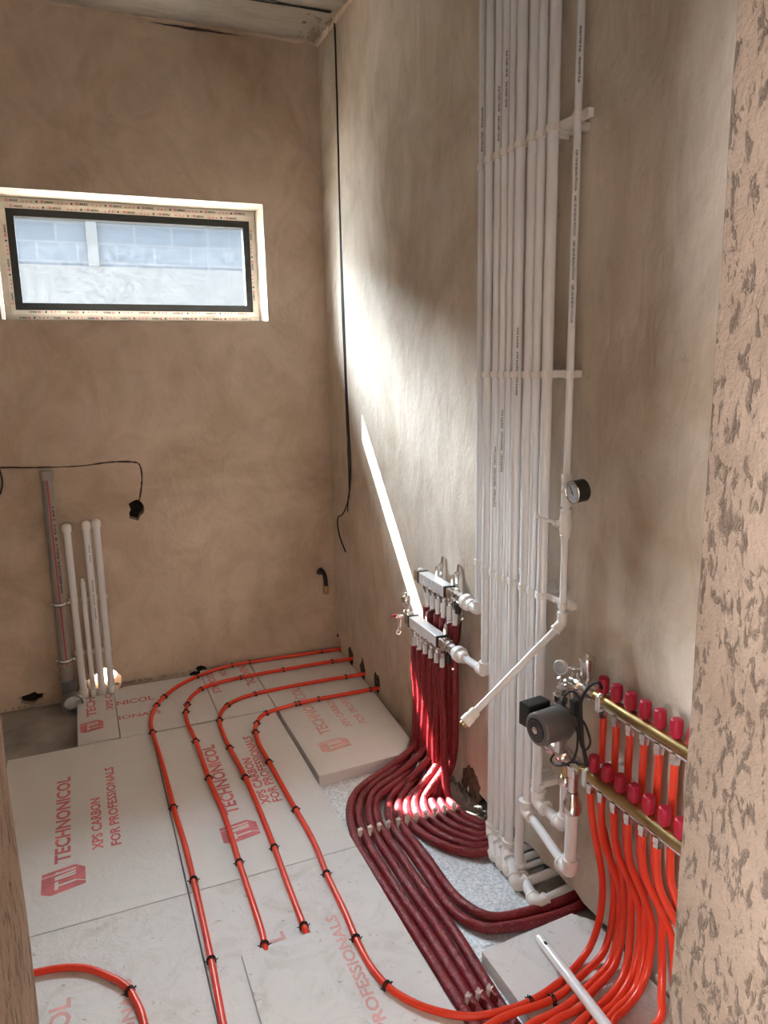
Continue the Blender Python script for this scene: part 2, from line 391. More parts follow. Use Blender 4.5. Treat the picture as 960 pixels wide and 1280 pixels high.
ch.append((1.40, -.03)); m = MB(); nn = len(ch); vs_ = [(1.2, a, b) for a, b in ch] + [(1.5, a, b) for a, b in ch]
m.add(vs_, [tuple(range(nn)), tuple(range(nn, 2 * nn))[::-1]] + [(i, nn + i, nn + (i + 1) % nn, (i + 1) % nn) for i in range(nn)]); rc.append(m)
rc.append(strip([(3.70, 3.24), (3.703, 2.7), (3.712, 2.2), (3.705, 1.6), (3.69, 1.2), (3.685, .95)], .0075, 1.2, 1.333, 'x', 3))
cut(wr, rc, True)  # cut faces take the dark groove colour, shade put into the material
MBg = MB().tube(cat_pts([(1.3345, 3.70, 3.24), (1.3345, 3.703, 2.7), (1.3345, 3.712, 2.2), (1.3345, 3.705, 1.6), (1.3345, 3.69, 1.2), (1.3345, 3.685, .95)], 5), .007, 6, rfun=lambda t, i: random.uniform(.004, .0095))
tag(MBg.build('trim_3', 'groove', None, (0, 0, 0)), kind='structure')  # dark strip painting the shade of the right wall chase
pt = blob(2.345, .0, .075, .085, XW - .0015, XW + .004, 34, 31, 'x', .14); tag(pt.build('trim_6', 'plaster_rough', None, (0, 0, 0)), kind='structure')
tag(MB().box((1.455, 3.2, -.06), (1.465, 4.0, .12)).build('trim_4', 'dark', None, (0, 0, 0)), kind='structure')  # near-black sheet behind the pipe holes, painted depth shade
quad_struct('wall_left', (-1.4, .8, -.2), (-1.2, 4.36, ZC), 'plaster')
# doorway the camera looks through, with worn, uneven arrises
def jamb(name, x0, x1, edge_x, mat):
    nz = 60; y0, y1 = .5, .8; rnd = random.Random(len(name)); vs_ = []; fs = []
    for k in range(nz + 1):
        z = -.2 + (ZC + .2) * k / nz
        d = .0035 * noise.noise(Vector((0, 3.1 + (edge_x > .5) * 7, z * 9))) + .004 * noise.noise(Vector((5, 2, z * 2.2))) + .0012 * rnd.uniform(-1, 1)
        e = edge_x + d; far = x1 if edge_x < (x0 + x1) / 2 else x0; s_ = 1 if far > edge_x else -1; c = .006
        vs_ += [(e, y0, z), (e, y1 - c, z), (e + s_ * c, y1, z), (far, y1, z), (far, y0, z)]
    for k in range(nz):
        for j in range(5): fs.append((k * 5 + j, k * 5 + (j + 1) % 5, (k + 1) * 5 + (j + 1) % 5, (k + 1) * 5 + j))
    fs += [(0, 1, 2, 3, 4), tuple(nz * 5 + j for j in range(5))[::-1]]
    return tag(MB().add(vs_, fs).build(name, mat, None, (0, 0, 0)), kind='structure')
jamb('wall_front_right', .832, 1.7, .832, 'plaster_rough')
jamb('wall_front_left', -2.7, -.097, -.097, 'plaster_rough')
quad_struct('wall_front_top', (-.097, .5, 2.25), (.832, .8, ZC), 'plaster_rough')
# the room behind the camera
rl = MB().box((-2.7, -3.0, -.2), (-2.5, .5, ZC)).build('wall_rear_left', 'plaster', None, (0, 0, 0)); tag(rl, kind='structure')
cut(rl, [MB().box((-2.8, -1.0, .8), (-2.4, .5 - .02, 2.5))])
quad_struct('wall_rear_right', (1.5, -3.0, -.2), (1.7, .5, ZC), 'plaster')
quad_struct('wall_rear', (-2.7, -3.2, -.2), (1.7, -3.0, ZC), 'plaster')

# window_1: reveal lining, taped frame, gasket, glass
win = bpy.data.objects.new('window_1', None); link(win, None, (.365, 4.165, 1.887)); tag(win, kind='structure')
def framebars(x0, x1, z0, z1, wd, y0, y1):
    m = MB()
    return (m.box((x0, y0, z1 - wd), (x1, y1, z1)).box((x0, y0, z0), (x1, y1, z0 + wd)).box((x0, y0, z0 + wd), (x0 + wd, y1, z1 - wd)).box((x1 - wd, y0, z0 + wd), (x1, y1, z1 - wd)))
OX0, OX1, OZ0, OZ1 = -.272, 1.003, 1.887, 2.478
rv = MB().box((OX0, YB - .003, OZ1 - .004), (OX1, 4.165, OZ1 + .001)).box((OX1 - .004, YB - .003, OZ0), (OX1 + .001, 4.165, OZ1 - .004)).box((OX0 - .001, YB - .003, OZ0), (OX0 + .004, 4.165, OZ1 - .004)).box((OX0, YB - .003, OZ0 - .001), (OX1, 4.165, OZ0 + .003))
rv.build('reveal_lining', 'reveal', win)
fr = framebars(OX0 + .006, OX1 - .006, OZ0 + .004, OZ1 - .006, .032, 4.165, 4.23)
fr.build('window_frame', 'tape', win, bevel=.003)
sash = framebars(-.238, .992 - .02, 1.922, 2.444, .032, 4.152, 4.21)
sash.build('window_sash', 'tape', win, bevel=.003)
framebars(-.214, .962, 1.946, 2.418, .034, 4.149, 4.20).build('gasket', 'gasket', win)
MB().box((-.20, 4.185, 1.955), (.955, 4.190, 2.41)).build('glass_pane', 'glass', win)
pk = MB(); pr = MB(); rnd = random.Random(2)
def tape_row(p, du, dv, length, h, step):
    p = Vector(p); du = Vector(du); dv = Vector(dv); s_ = rnd.uniform(0, .03); k = 0
    while s_ < length - .06:
        a = p + du * s_
        if k % 2 == 0:
            for (u0, u1, v0, v1) in ((0, 1, 0, .18), (0, 1, .82, 1), (0, .2, .18, .82), (.8, 1, .18, .82), (.35, .65, .3, .5)):
                pr.add([a + du * h * u0 + dv * h * v0, a + du * h * u1 + dv * h * v0, a + du * h * u1 + dv * h * v1, a + du * h * u0 + dv * h * v1], [(0, 1, 2, 3)])
            text(pk, 'ASAS', a + du * h * 1.4, du * h * 3.2, dv * h * .9, .03); s_ += step
        else:
            for q in range(3): pr.add([a + du * (.018 * q), a + du * (.018 * q + .006), a + du * (.018 * q + .006) + dv * .006, a + du * (.018 * q) + dv * .006], [(0, 1, 2, 3)])
            pk.add([a + du * .06, a + du * .068, a + du * .068 + dv * .009, a + du * .06 + dv * .009], [(0, 1, 2, 3)])
            for q in range(2): pk.add([a + du * .08 + dv * (.002 + .005 * q), a + du * .12 + dv * (.002 + .005 * q), a + du * .12 + dv * (.003 + .005 * q), a + du * .08 + dv * (.003 + .005 * q)], [(0, 1, 2, 3)])
            s_ += step * 1.1
        k += 1
fy = 4.1642; sy = 4.1512
tape_row((-.24, fy, 2.452), (1, 0, 0), (0, 0, 1), 1.2, .012, .075)
tape_row((-.22, sy, 2.424), (1, 0, 0), (0, 0, 1), 1.16, .012, .082)
tape_row((.95, fy, 1.915), (-1, 0, 0), (0, 0, -1), 1.18, .011, .075)
tape_row((.93, sy, 1.942), (-1, 0, 0), (0, 0, -1), 1.14, .011, .082)
tape_row((.965, sy, 2.40), (0, 0, -1), (1, 0, 0), .46, .011, .075)
tape_row((-.219, sy, 1.95), (0, 0, 1), (-1, 0, 0), .46, .012, .075)
pk.build('tape_lettering', 'ink', win); pr.build('tape_red_marks', 'redink', win)
M_ = MB()
for q in range(3): M_.lathe((.26 + .012 * q, sy + .003, 2.432), (0, -1, 0), [(0, .003), (.004, .003)], 8)
M_.build('drain_holes', 'ink', win)

# outside the window
nb = thing('neighbour_wall', 'grey-blue block wall with pale columns seen through the window', 'wall', (1, 9.1, -.4))
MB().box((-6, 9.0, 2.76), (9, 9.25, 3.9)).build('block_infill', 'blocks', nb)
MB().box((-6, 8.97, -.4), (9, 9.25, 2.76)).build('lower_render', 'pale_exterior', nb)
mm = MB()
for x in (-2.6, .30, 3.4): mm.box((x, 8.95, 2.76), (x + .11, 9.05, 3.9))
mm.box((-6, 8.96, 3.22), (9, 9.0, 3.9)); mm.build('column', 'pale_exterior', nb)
g_ = MB().box((-8, 4.37, -.6), (10, 12, -.4)).build('ground', 'earth', None, (0, 0, 0)); tag(g_, kind='structure')

# ------------------------------------------------------------------ foam boards on the floor
def board(poly, label, mat='xps', z0=ZF, z1=0.0):
    cx = sum(p[0] for p in poly) / len(poly); cy = sum(p[1] for p in poly) / len(poly)
    t = thing('insulation_board', label, 'insulation board', (cx, cy, z0), 'foam boards on the floor')
    MB().prism(poly, z0, z1).build('foam_panel', mat, t, bevel=.0015); return t
def R(x0, x1, y0, y1): return [(x0, y0), (x1, y0), (x1, y1), (x0, y1)]
g = .0022; E_ = .0007
def logo(mb, hole, x0, y0, w_, h_, z=E_):
    """hexagonal box badge reading towards +y with the letters T N cut as bands; x to the right, y away"""
    P = lambda a, b: (x0 + w_ * a, y0 + h_ * b, z)
    pl = [(0, .12), (.21, 0), (1, .16), (1, .80), (.77, 1), (0, .87)]
    mb.add([P(a, b) for a, b in pl], [tuple(range(6))])
    lt = MB(); Q = lambda a, b: (x0 + w_ * a, y0 + h_ * b, z + .0004)
    for pl in ([(.30, .16), (.38, .18), (.38, .47), (.30, .45)], [(.38, .27), (.78, .34), (.78, .41), (.38, .34)],            # T
               [(.30, .52), (.78, .60), (.78, .665), (.30, .585)], [(.30, .585), (.78, .70), (.78, .77), (.30, .655)], [(.30, .74), (.78, .82), (.78, .88), (.30, .80)],   # N
               [(0, .70), (.30, .745), (.30, .775), (0, .73)], [(.78, .36), (1, .26), (1, .29), (.78, .395)], [(.30, .745), (.38, .83), (.34, .84), (.27, .76)]):
        lt.add([Q(a, b) for a, b in pl], [tuple(range(4))])
    mb.letters = lt
def marks(t, items, mat):
    for it in items:
        mb = MB(); it(mb); b_ = mb.build('printed_badge' if hasattr(mb, 'letters') else 'printed_lettering', mat, t)
        if hasattr(mb, 'letters'): mb.letters.build('badge_letters', 'xps', b_, WO[t.name])
UP = lambda s, x1, y0, y1, h, clip=None: (lambda mb: text(mb, s, (x1, y0, E_), (0, y1 - y0, 0), (-h, 0, 0), .03, clip))
bA = board(R(-.40, .20 - g, 2.18 + g, 3.345 - g), 'large grey-white foam board on the left, its red lettering and badge wholly uncovered')
marks(bA, [UP('TECHNONICOL', -.148, 2.508, 3.09, .053), UP('XPS CARBON', -.041, 2.535, 2.877, .038), UP('FOR PROFESSIONALS', .019, 2.534, 3.099, .036), lambda mb: logo(mb, 0, -.238, 2.345, .135, .138)], 'print')
bB = board(R(.20 + g, .777 - g, 2.18 + g, 3.335 - g), 'middle foam board crossed by three orange pipes over its red lettering')
marks(bB, [UP('TECHNONICOL', .444, 2.55, 3.11, .055), UP('XPS CARBON', .568, 2.56, 2.93, .038), UP('FOR PROFESSIONALS', .612, 2.56, 3.12, .038), lambda mb: logo(mb, 0, .352, 2.372, .133, .12)], 'print')
bC = board(R(-.118, .062 - g, 3.36, 3.868), 'narrow foam offcut in front of the four capped white pipes')
marks(bC, [UP('TECH', -.031, 3.634, 3.858, .045), UP('XPS C', .050, 3.67, 3.86, .034), lambda mb: logo(mb, 0, -.106, 3.466, .102, .118)], 'print')
bD = board([(.062 + g, 3.345 + g), (.515 - g, 3.345 + g), (.515 - g, 3.925), (.115, 3.93), (.062 + g, 3.885)], 'foam board against the back wall lettered NICOL and IONALS')
marks(bD, [lambda mb: text(mb, 'NICOL', (.068, 3.700, E_), (.178, 0, 0), (0, .055, 0)), lambda mb: text(mb, 'IONALS', (.068, 3.536, E_), (.195, -.008, 0), (0, .042, 0))], 'print')
bE = board(R(.515 + g, .79 - g, 3.335 + g, 3.97), 'foam board under the pipes at the back wall, its lettering upside down')
marks(bE, [lambda mb: text(mb, 'NICOL', (.718, 3.935, E_), (0, -.28, 0), (.050, 0, 0)), lambda mb: text(mb, 'ESSIONALS', (.537, 3.945, E_), (0, -.305, 0), (.040, 0, 0)), lambda mb: text(mb, 'BON', (.612, 3.945, E_), (0, -.10, 0), (.036, 0, 0))], 'print')
bF = board([(.792 + g, 2.665), (1.185, 2.685), (1.262, 2.80), (1.296, 3.3), (1.318, 3.845 - g), (.792 + g, 3.845 - g)], 'foam board along the right wall with faded badge and an open front edge')
marks(bF, [UP('TECHNONICOL', .962, 2.99, 3.53, .058), UP('XPS CARBON', 1.068, 3.01, 3.33, .036), UP('FOR PROFESSIONALS', 1.146, 3.018, 3.54, .040, (0, .60)), lambda mb: logo(mb, 0, .866, 2.83, .138, .105)], 'print_pale')
bG = board(R(.792 + g, 1.318, 3.845 + g, 3.972), 'thin foam strip in the back right corner of the room')
bH = board(R(-.45, .20 - g, 1.0, 2.18 - g), 'trodden foam board at the lower left under the short curved orange pipe', 'xps_dirty')
marks(bH, [UP('TECHNONICOL', -.149, 1.345, 1.90, .055), UP('FOR PROFESSIONALS', .006, 1.33, 1.90, .035), UP('XPS CARBON', -.06, 1.33, 1.68, .035)], 'print_pale')
bI = board(R(.20 + g, .775, .98, 2.18 - g), 'scuffed foam board in the foreground lettered PROFESSIONALS', 'xps_dirty')
marks(bI, [UP('FOR PROFESSIONALS', .602, 1.335, 1.90, .036), UP('TECHNONICOL', .436, 1.345, 1.90, .052)], 'print_pale')
bJ = board(R(.30, .552, .98, 1.845), 'blank thin foam offcut laid over the ends of two orange pipes', 'xps_dirty', .0012, .0145)
bK = board([(.943, 1.0), (1.306, 1.0), (1.306, 1.56), (1.262, 1.612), (.938, 1.594)], 'small blank foam block beside the white elbows, under the loose white pipe', 'xps_dirty')

fs = MB(); gx, gy = 26, 60; vs_ = []; X0, X1, Y0, Y1 = .785, 1.20, .98, 2.70
for j in range(gy + 1):
    for i in range(gx + 1):
        x = X0 + (X1 - X0) * i / gx + (.10 * max(0, (j / gy - .68)) / .32 if i == gx else 0); y = Y0 + (Y1 - Y0) * j / gy
        vs_.append((x, y, ZF + .0035 + .003 * noise.noise(Vector((x * 14, y * 14, 0))) + .0015 * noise.noise(Vector((x * 50, y * 50, 3)))))
fs.add(vs_, [(j * (gx + 1) + i, j * (gx + 1) + i + 1, (j + 1) * (gx + 1) + i + 1, (j + 1) * (gx + 1) + i) for j in range(gy) for i in range(gx)], True)
fo = fs.build('foil_sheet', 'foil'); tag(fo, 'crinkled silver foil sheet on the floor under the burgundy pipes', 'foil sheet')

# ------------------------------------------------------------------ orange heating pipes and their clips
RO = .0098
def heating(pts, label, smooth=3, r=RO):
    P = relax(cat_pts(pts, 7), smooth); o = MB().tube(P, r, 12).build('heating_pipe', 'orange'); return tag(o, label, 'pipe', 'orange heating pipes'), P
def nearest(P, q):
    b = min(range(len(P)), key=lambda i: (P[i].xy - Vector(q[:2])).length); a = P[max(0, b - 1)]; c = P[min(len(P) - 1, b + 1)]
    return P[b], math.atan2(c.y - a.y, c.x - a.x)
def clip_proto():
    m = MB(); pts = []
    for k in range(13):
        a = math.radians(-35 + 250 * k / 12); pts.append((0, math.cos(a) * (RO + .0018), math.sin(a) * (RO + .0018)))
    for dx in (-.0035, .0035): m.tube([(x + dx, y, z) for x, y, z in pts], .0019, 6)
    for sgn in (-1, 1):
        m.box((-.005, sgn * .0115 - .0022, -.0085), (.005, sgn * .0115 + .0022, -.002))
        m.tube([(0, sgn * .012, -.003), (.004, sgn * .018, .004)], .0015, 6); m.tube([(0, sgn * .012, -.004), (-.004, sgn * .020, -.002)], .0015, 6)
    m.lathe((0, 0, RO + .001), (0, 0, 1), [(0, .0028), (.004, .002), (.006, .0008)], 8)
    return m
CLIP = None
def clips(P, pts, where):
    global CLIP
    for k, q in enumerate(pts):
        p, a = nearest(P, q)
        if CLIP is None: o = clip_proto().build('pipe_clip', 'black', None, (0, 0, 0)); CLIP = o
        else: o = CLIP.copy(); COL.objects.link(o)
        o.location = p; o.rotation_euler = (0, 0, a + random.uniform(-.12, .12))
        n_ = len(pts); how = ORD[k] + ' from the wall' if k < len(ORD) else 'last'
        tag(o, 'black barbed clip on the %s, %s' % (where.replace('pipe at the lower left', 'pipe'), how), 'pipe clip', 'black clips on the orange pipes')
F1 = [(1.3373, 3.9115, 0.0112), (1.1077, 3.9309, 0.0112), (0.8741, 3.9422, 0.0112), (0.6921, 3.9451, 0.0112), (0.5287, 3.8943, 0.0112), (0.3883, 3.8003, 0.0112), (0.2936, 3.6854, 0.0112), (0.2344, 3.5651, 0.0112), (0.2032, 3.4242, 0.0112), (0.2033, 3.2724, 0.0112), (0.2097, 3.0557, 0.0112), (0.2133, 2.8317, 0.0112), (0.2144, 2.6411, 0.0112), (0.222, 2.4387, 0.0112), (0.2228, 2.221, 0.0112), (0.2212, 2.0349, 0.0112), (0.2178, 1.8614, 0.0112), (0.2121, 1.6958, 0.0112), (0.2092, 1.6144, 0.0112)]
F1 = [(1.42, F1[0][1], .012)] + F1 + [(.21, 1.45, .0112), (.21, 1.0, .0112)]
o1, P1_ = heating(F1, 'outermost orange pipe, sweeping from the back corner hole down the left seam')
clips(P1_, [(1.2021, 3.9371, 0.01), (0.782, 3.9629, 0.01), (0.6896, 3.9557, 0.01), (0.4806, 3.8615, 0.01), (0.2852, 3.6819, 0.01), (0.2273, 3.6095, 0.01), (0.2015, 3.3084, 0.01), (0.2172, 2.6644, 0.01), (0.2211, 2.2277, 0.01), (0.218, 1.8503, 0.01)], 'outermost orange pipe')
F2 = [(1.332, 3.7468, 0.0112), (1.1668, 3.7605, 0.0112), (0.9383, 3.7627, 0.0112), (0.6997, 3.7564, 0.0112), (0.5615, 3.7364, 0.0112), (0.4803, 3.698, 0.0112), (0.4093, 3.6016, 0.0112), (0.3719, 3.4642, 0.0112), (0.3632, 3.3333, 0.0112), (0.3712, 3.1556, 0.0112), (0.3726, 2.8173, 0.0112), (0.3814, 2.585, 0.0112), (0.3815, 2.402, 0.0112), (0.3778, 2.2473, 0.0112), (0.3768, 2.0952, 0.0112), (0.3747, 1.9173, 0.0112), (0.3688, 1.8492, 0.0112)]
F2 = [(1.42, F2[0][1], .012)] + F2 + [(F2[-1][0] + .003, F2[-1][1] - .025, .0)]
o2, P2_ = heating(F2, 'second orange pipe from the left, ending under the blank offcut', 2)
clips(P2_, [(1.224, 3.7685, 0.01), (0.939, 3.7654, 0.01), (0.6983, 3.7601, 0.01), (0.4837, 3.694, 0.01), (0.3856, 3.5461, 0.01), (0.3707, 3.4674, 0.01), (0.3732, 3.1571, 0.01), (0.3759, 2.818, 0.01), (0.3764, 2.2407, 0.01), (0.3662, 1.8583, 0.01)], 'second orange pipe')
F3 = [(1.3316, 3.5198, 0.0112), (1.2227, 3.5243, 0.0112), (0.994, 3.5354, 0.0112), (0.7225, 3.5228, 0.0112), (0.6055, 3.481, 0.0112), (0.5378, 3.4064, 0.0112), (0.5038, 3.295, 0.0112), (0.496, 3.1629, 0.0112), (0.4992, 3.0312, 0.0112), (0.5114, 2.761, 0.0112), (0.5113, 2.5356, 0.0112), (0.5065, 2.2752, 0.0112), (0.4994, 2.0731, 0.0112), (0.4948, 1.8781, 0.0112)]
F3 = [(1.42, F3[0][1], .012)] + F3 + [(F3[-1][0] + .003, F3[-1][1] - .025, .0)]
o3, P3_ = heating(F3, 'third orange pipe from the left, its end tucked under the offcut corner', 2)
clips(P3_, [(1.2158, 3.5305, 0.01), (0.7257, 3.519, 0.01), (0.5698, 3.4515, 0.01), (0.5089, 3.3129, 0.01), (0.5054, 3.0269, 0.01), (0.5113, 2.7764, 0.01), (0.5074, 2.279, 0.01), (0.4939, 1.8836, 0.01)], 'third orange pipe')
F4 = [(1.3331, 3.3184, 0.0112), (1.266, 3.3231, 0.0112), (0.9989, 3.329, 0.0112), (0.885, 3.3226, 0.0112), (0.7234, 3.2885, 0.0112), (0.661, 3.2054, 0.0112), (0.6364, 3.1233, 0.0112), (0.6242, 3.001, 0.0112), (0.6284, 2.8439, 0.0112), (0.6342, 2.5499, 0.0112), (0.6425, 2.2554, 0.0112), (0.6298, 2.0736, 0.0112), (0.6276, 1.9026, 0.0112), (0.6204, 1.7712, 0.0112), (0.6211, 1.6712, 0.0112), (0.6377, 1.5808, 0.0112), (0.6707, 1.5161, 0.0112), (0.719, 1.46, 0.0112), (0.7937, 1.4063, 0.0112), (0.8791, 1.3871, 0.0112), (0.9615, 1.383, 0.0112), (1.0631, 1.4023, 0.0112), (1.1301, 1.4257, 0.0112)]
F4 = [(1.42, F4[0][1], .012)] + F4 + [(1.18, 1.445, .018), (1.212, 1.452, .045), (1.235, 1.452, .12), (1.24, 1.455, .24), (1.226, 1.484, .38), (1.222, 1.497, .46), (1.222, 1.497, .51)]
o4, P4_ = heating(F4, 'long orange pipe from the nearest wall hole, curving to the lower brass manifold')
clips(P4_, [(1.2706, 3.3291, 0.01), (0.9996, 3.3315, 0.01), (0.8953, 3.3303, 0.01), (0.882, 3.3267, 0.01), (0.7285, 3.2934, 0.01), (0.6581, 3.2093, 0.01), (0.6385, 3.1249, 0.01), (0.6304, 2.8524, 0.01), (0.6314, 2.4836, 0.01), (0.6326, 2.0741, 0.01), (0.6208, 1.7725, 0.01), (0.635, 1.5777, 0.01), (0.9674, 1.3844, 0.01)], 'long foreground orange pipe')
F5 = [(-0.2888, 2.0264, 0.0112), (-0.2441, 2.0158, 0.0112), (-0.1765, 2.0042, 0.0112), (-0.1103, 1.9751, 0.0112), (-0.0538, 1.92, 0.0112), (-0.0104, 1.8644, 0.0112), (0.0138, 1.7909, 0.0112), (0.0252, 1.715, 0.0112)]
F5 = [(-.42, F5[0][1] + .0, .0112)] + F5 + [(.035, 1.5, .0112), (.04, 1.1, .0112)]
o5, P5_ = heating(F5, 'short curved orange pipe at the lower left beside the doorway')
clips(P5_, [(-0.0024, 1.8465, 0.01)], 'short curved orange pipe at the lower left')

# pipes hanging from the brass manifolds and sweeping over the floor block
LOW = [1.497, 1.450, 1.398, 1.345, 1.292, 1.240, 1.187]      # outlets of the lower brass manifold
UPP = [1.515, 1.462, 1.409, 1.356, 1.303, 1.250, 1.197]
XL, XU, ZL, ZU = 1.222, 1.27, .533, .738
def fan(y0, x0, ztop, fl, label, ymid=None, zk=.018):
    a = fl[0]; ym = ymid if ymid is not None else a[1] + .02; top = [(x0, y0, ztop + .02), (x0, y0, ztop - .03)]; n_ = 5
    zs = min(ztop - .05, .45)
    if ztop > .6: top.append((x0, y0, .58))
    for k in range(1, n_ + 1):
        q = k / n_; e_ = q * q * (3 - 2 * q); top.append((x0 + (1.270 - x0) * e_, y0 + (ym - y0) * e_, zs + (.19 - zs) * q))
    fl = [p for p in fl if p[0] < 1.155]; f0 = fl[0]
    for q, xx, zz in ((.12, 1.264, .115), (.38, 1.240, .062), (.68, 1.203, .034)): top.append((xx, ym + (f0[1] - ym) * q, zz))
    o, P = heating(top + fl, label, 3); return P
O2 = [(1.1941, 1.4215, 0.014), (1.1236, 1.3927, 0.014), (1.049, 1.3688, 0.014), (0.9893, 1.3623, 0.014), (0.8844, 1.3688, 0.014), (0.8319, 1.3637, 0.014)]
PF2 = fan(UPP[0], XU, .68, O2 + [(.72, 1.34, .0112), (.5, 1.27, .0112)], 'orange pipe from the first cap of the upper brass manifold, second sweep on the floor', 1.44)
clips(PF2, [(1.0166, 1.3655, 0.01)], 'second orange sweep over the foam block')
O3 = [(1.1854, 1.3868, 0.016), (1.1221, 1.3567, 0.016), (1.0643, 1.338, 0.016), (0.9872, 1.3241, 0.016), (0.926, 1.3228, 0.016)]
fan(LOW[1], XL, .47, O3 + [(.85, 1.30, .0112), (.6, 1.22, .0112)], 'orange pipe from the second outlet of the lower brass manifold, third sweep', 1.415)
O4 = [(1.2453, 1.4003, 0.018), (1.1705, 1.3617, 0.018), (1.1207, 1.3384, 0.018), (1.0596, 1.3085, 0.018), (0.9754, 1.3041, 0.018)]
fan(UPP[1], XU, .68, O4 + [(.86, 1.27, .0112), (.6, 1.18, .0112)], 'orange pipe from the second outlet of the upper brass manifold, fourth sweep', 1.40)
O5 = [(1.2973, 1.4061, 0.02), (1.2102, 1.342, 0.02), (1.1289, 1.2971, 0.02), (1.0531, 1.2806, 0.02)]
fan(UPP[2], XU, .68, O5 + [(.92, 1.24, .0112), (.65, 1.14, .0112)], 'orange pipe from the third outlet of the upper brass manifold, fifth sweep', 1.37)
O6 = [(1.3136, 1.3826, 0.018), (1.2311, 1.3235, 0.018), (1.1522, 1.2848, 0.018), (1.0895, 1.2668, 0.018)]
fan(LOW[2], XL, .47, O6 + [(.95, 1.22, .0112), (.65, 1.11, .0112)], 'orange pipe from the third outlet of the lower brass manifold, sixth sweep', 1.335)
O7 = [(1.331, 1.378, 0.018), (1.2455, 1.3172, 0.018), (1.1607, 1.2733, 0.018), (1.1219, 1.2603, 0.018)]
fan(UPP[3], XU, .68, O7 + [(.98, 1.20, .0112), (.68, 1.08, .0112)], 'orange pipe from the fourth outlet of the upper brass manifold, seventh sweep', 1.315)
O8 = [(1.3264, 1.356, 0.02), (1.2357, 1.2939, 0.02), (1.1528, 1.255, 0.02), (1.1186, 1.2443, 0.02)]
fan(LOW[3], XL, .47, O8 + [(1.0, 1.17, .0112), (.7, 1.05, .0112)], 'orange pipe from the fourth outlet of the lower brass manifold, eighth sweep', 1.29)
O9 = [(1.3871, 1.3665, 0.02), (1.3078, 1.299, 0.02), (1.2286, 1.256, 0.02), (1.1589, 1.2266, 0.02)]
fan(UPP[4], XU, .68, O9 + [(1.04, 1.15, .0112), (.72, 1.02, .0112)], 'orange pipe from the fifth outlet of the upper brass manifold, ninth sweep', 1.255)
O10 = [(1.295, 1.20, .02), (1.25, 1.165, .016), (1.17, 1.13, .0135)]
fan(LOW[4], XL, .47, O10 + [(1.0, 1.08, .0112), (.76, .99, .0112)], 'orange pipe from the fifth outlet of the lower brass manifold, passing the door jamb', 1.215)
fan(UPP[5], XU, .68, [(1.295, 1.15, .02), (1.24, 1.10, .016), (1.12, 1.05, .0135), (.9, .98, .0112)], 'orange pipe from the sixth outlet of the upper brass manifold, beside the door jamb', 1.18)
fan(LOW[5], XL, .47, [(1.295, 1.11, .02), (1.24, 1.06, .016), (1.12, 1.01, .0135), (.9, .95, .0112)], 'orange pipe from the sixth outlet of the lower brass manifold, nearest the door jamb', 1.15)

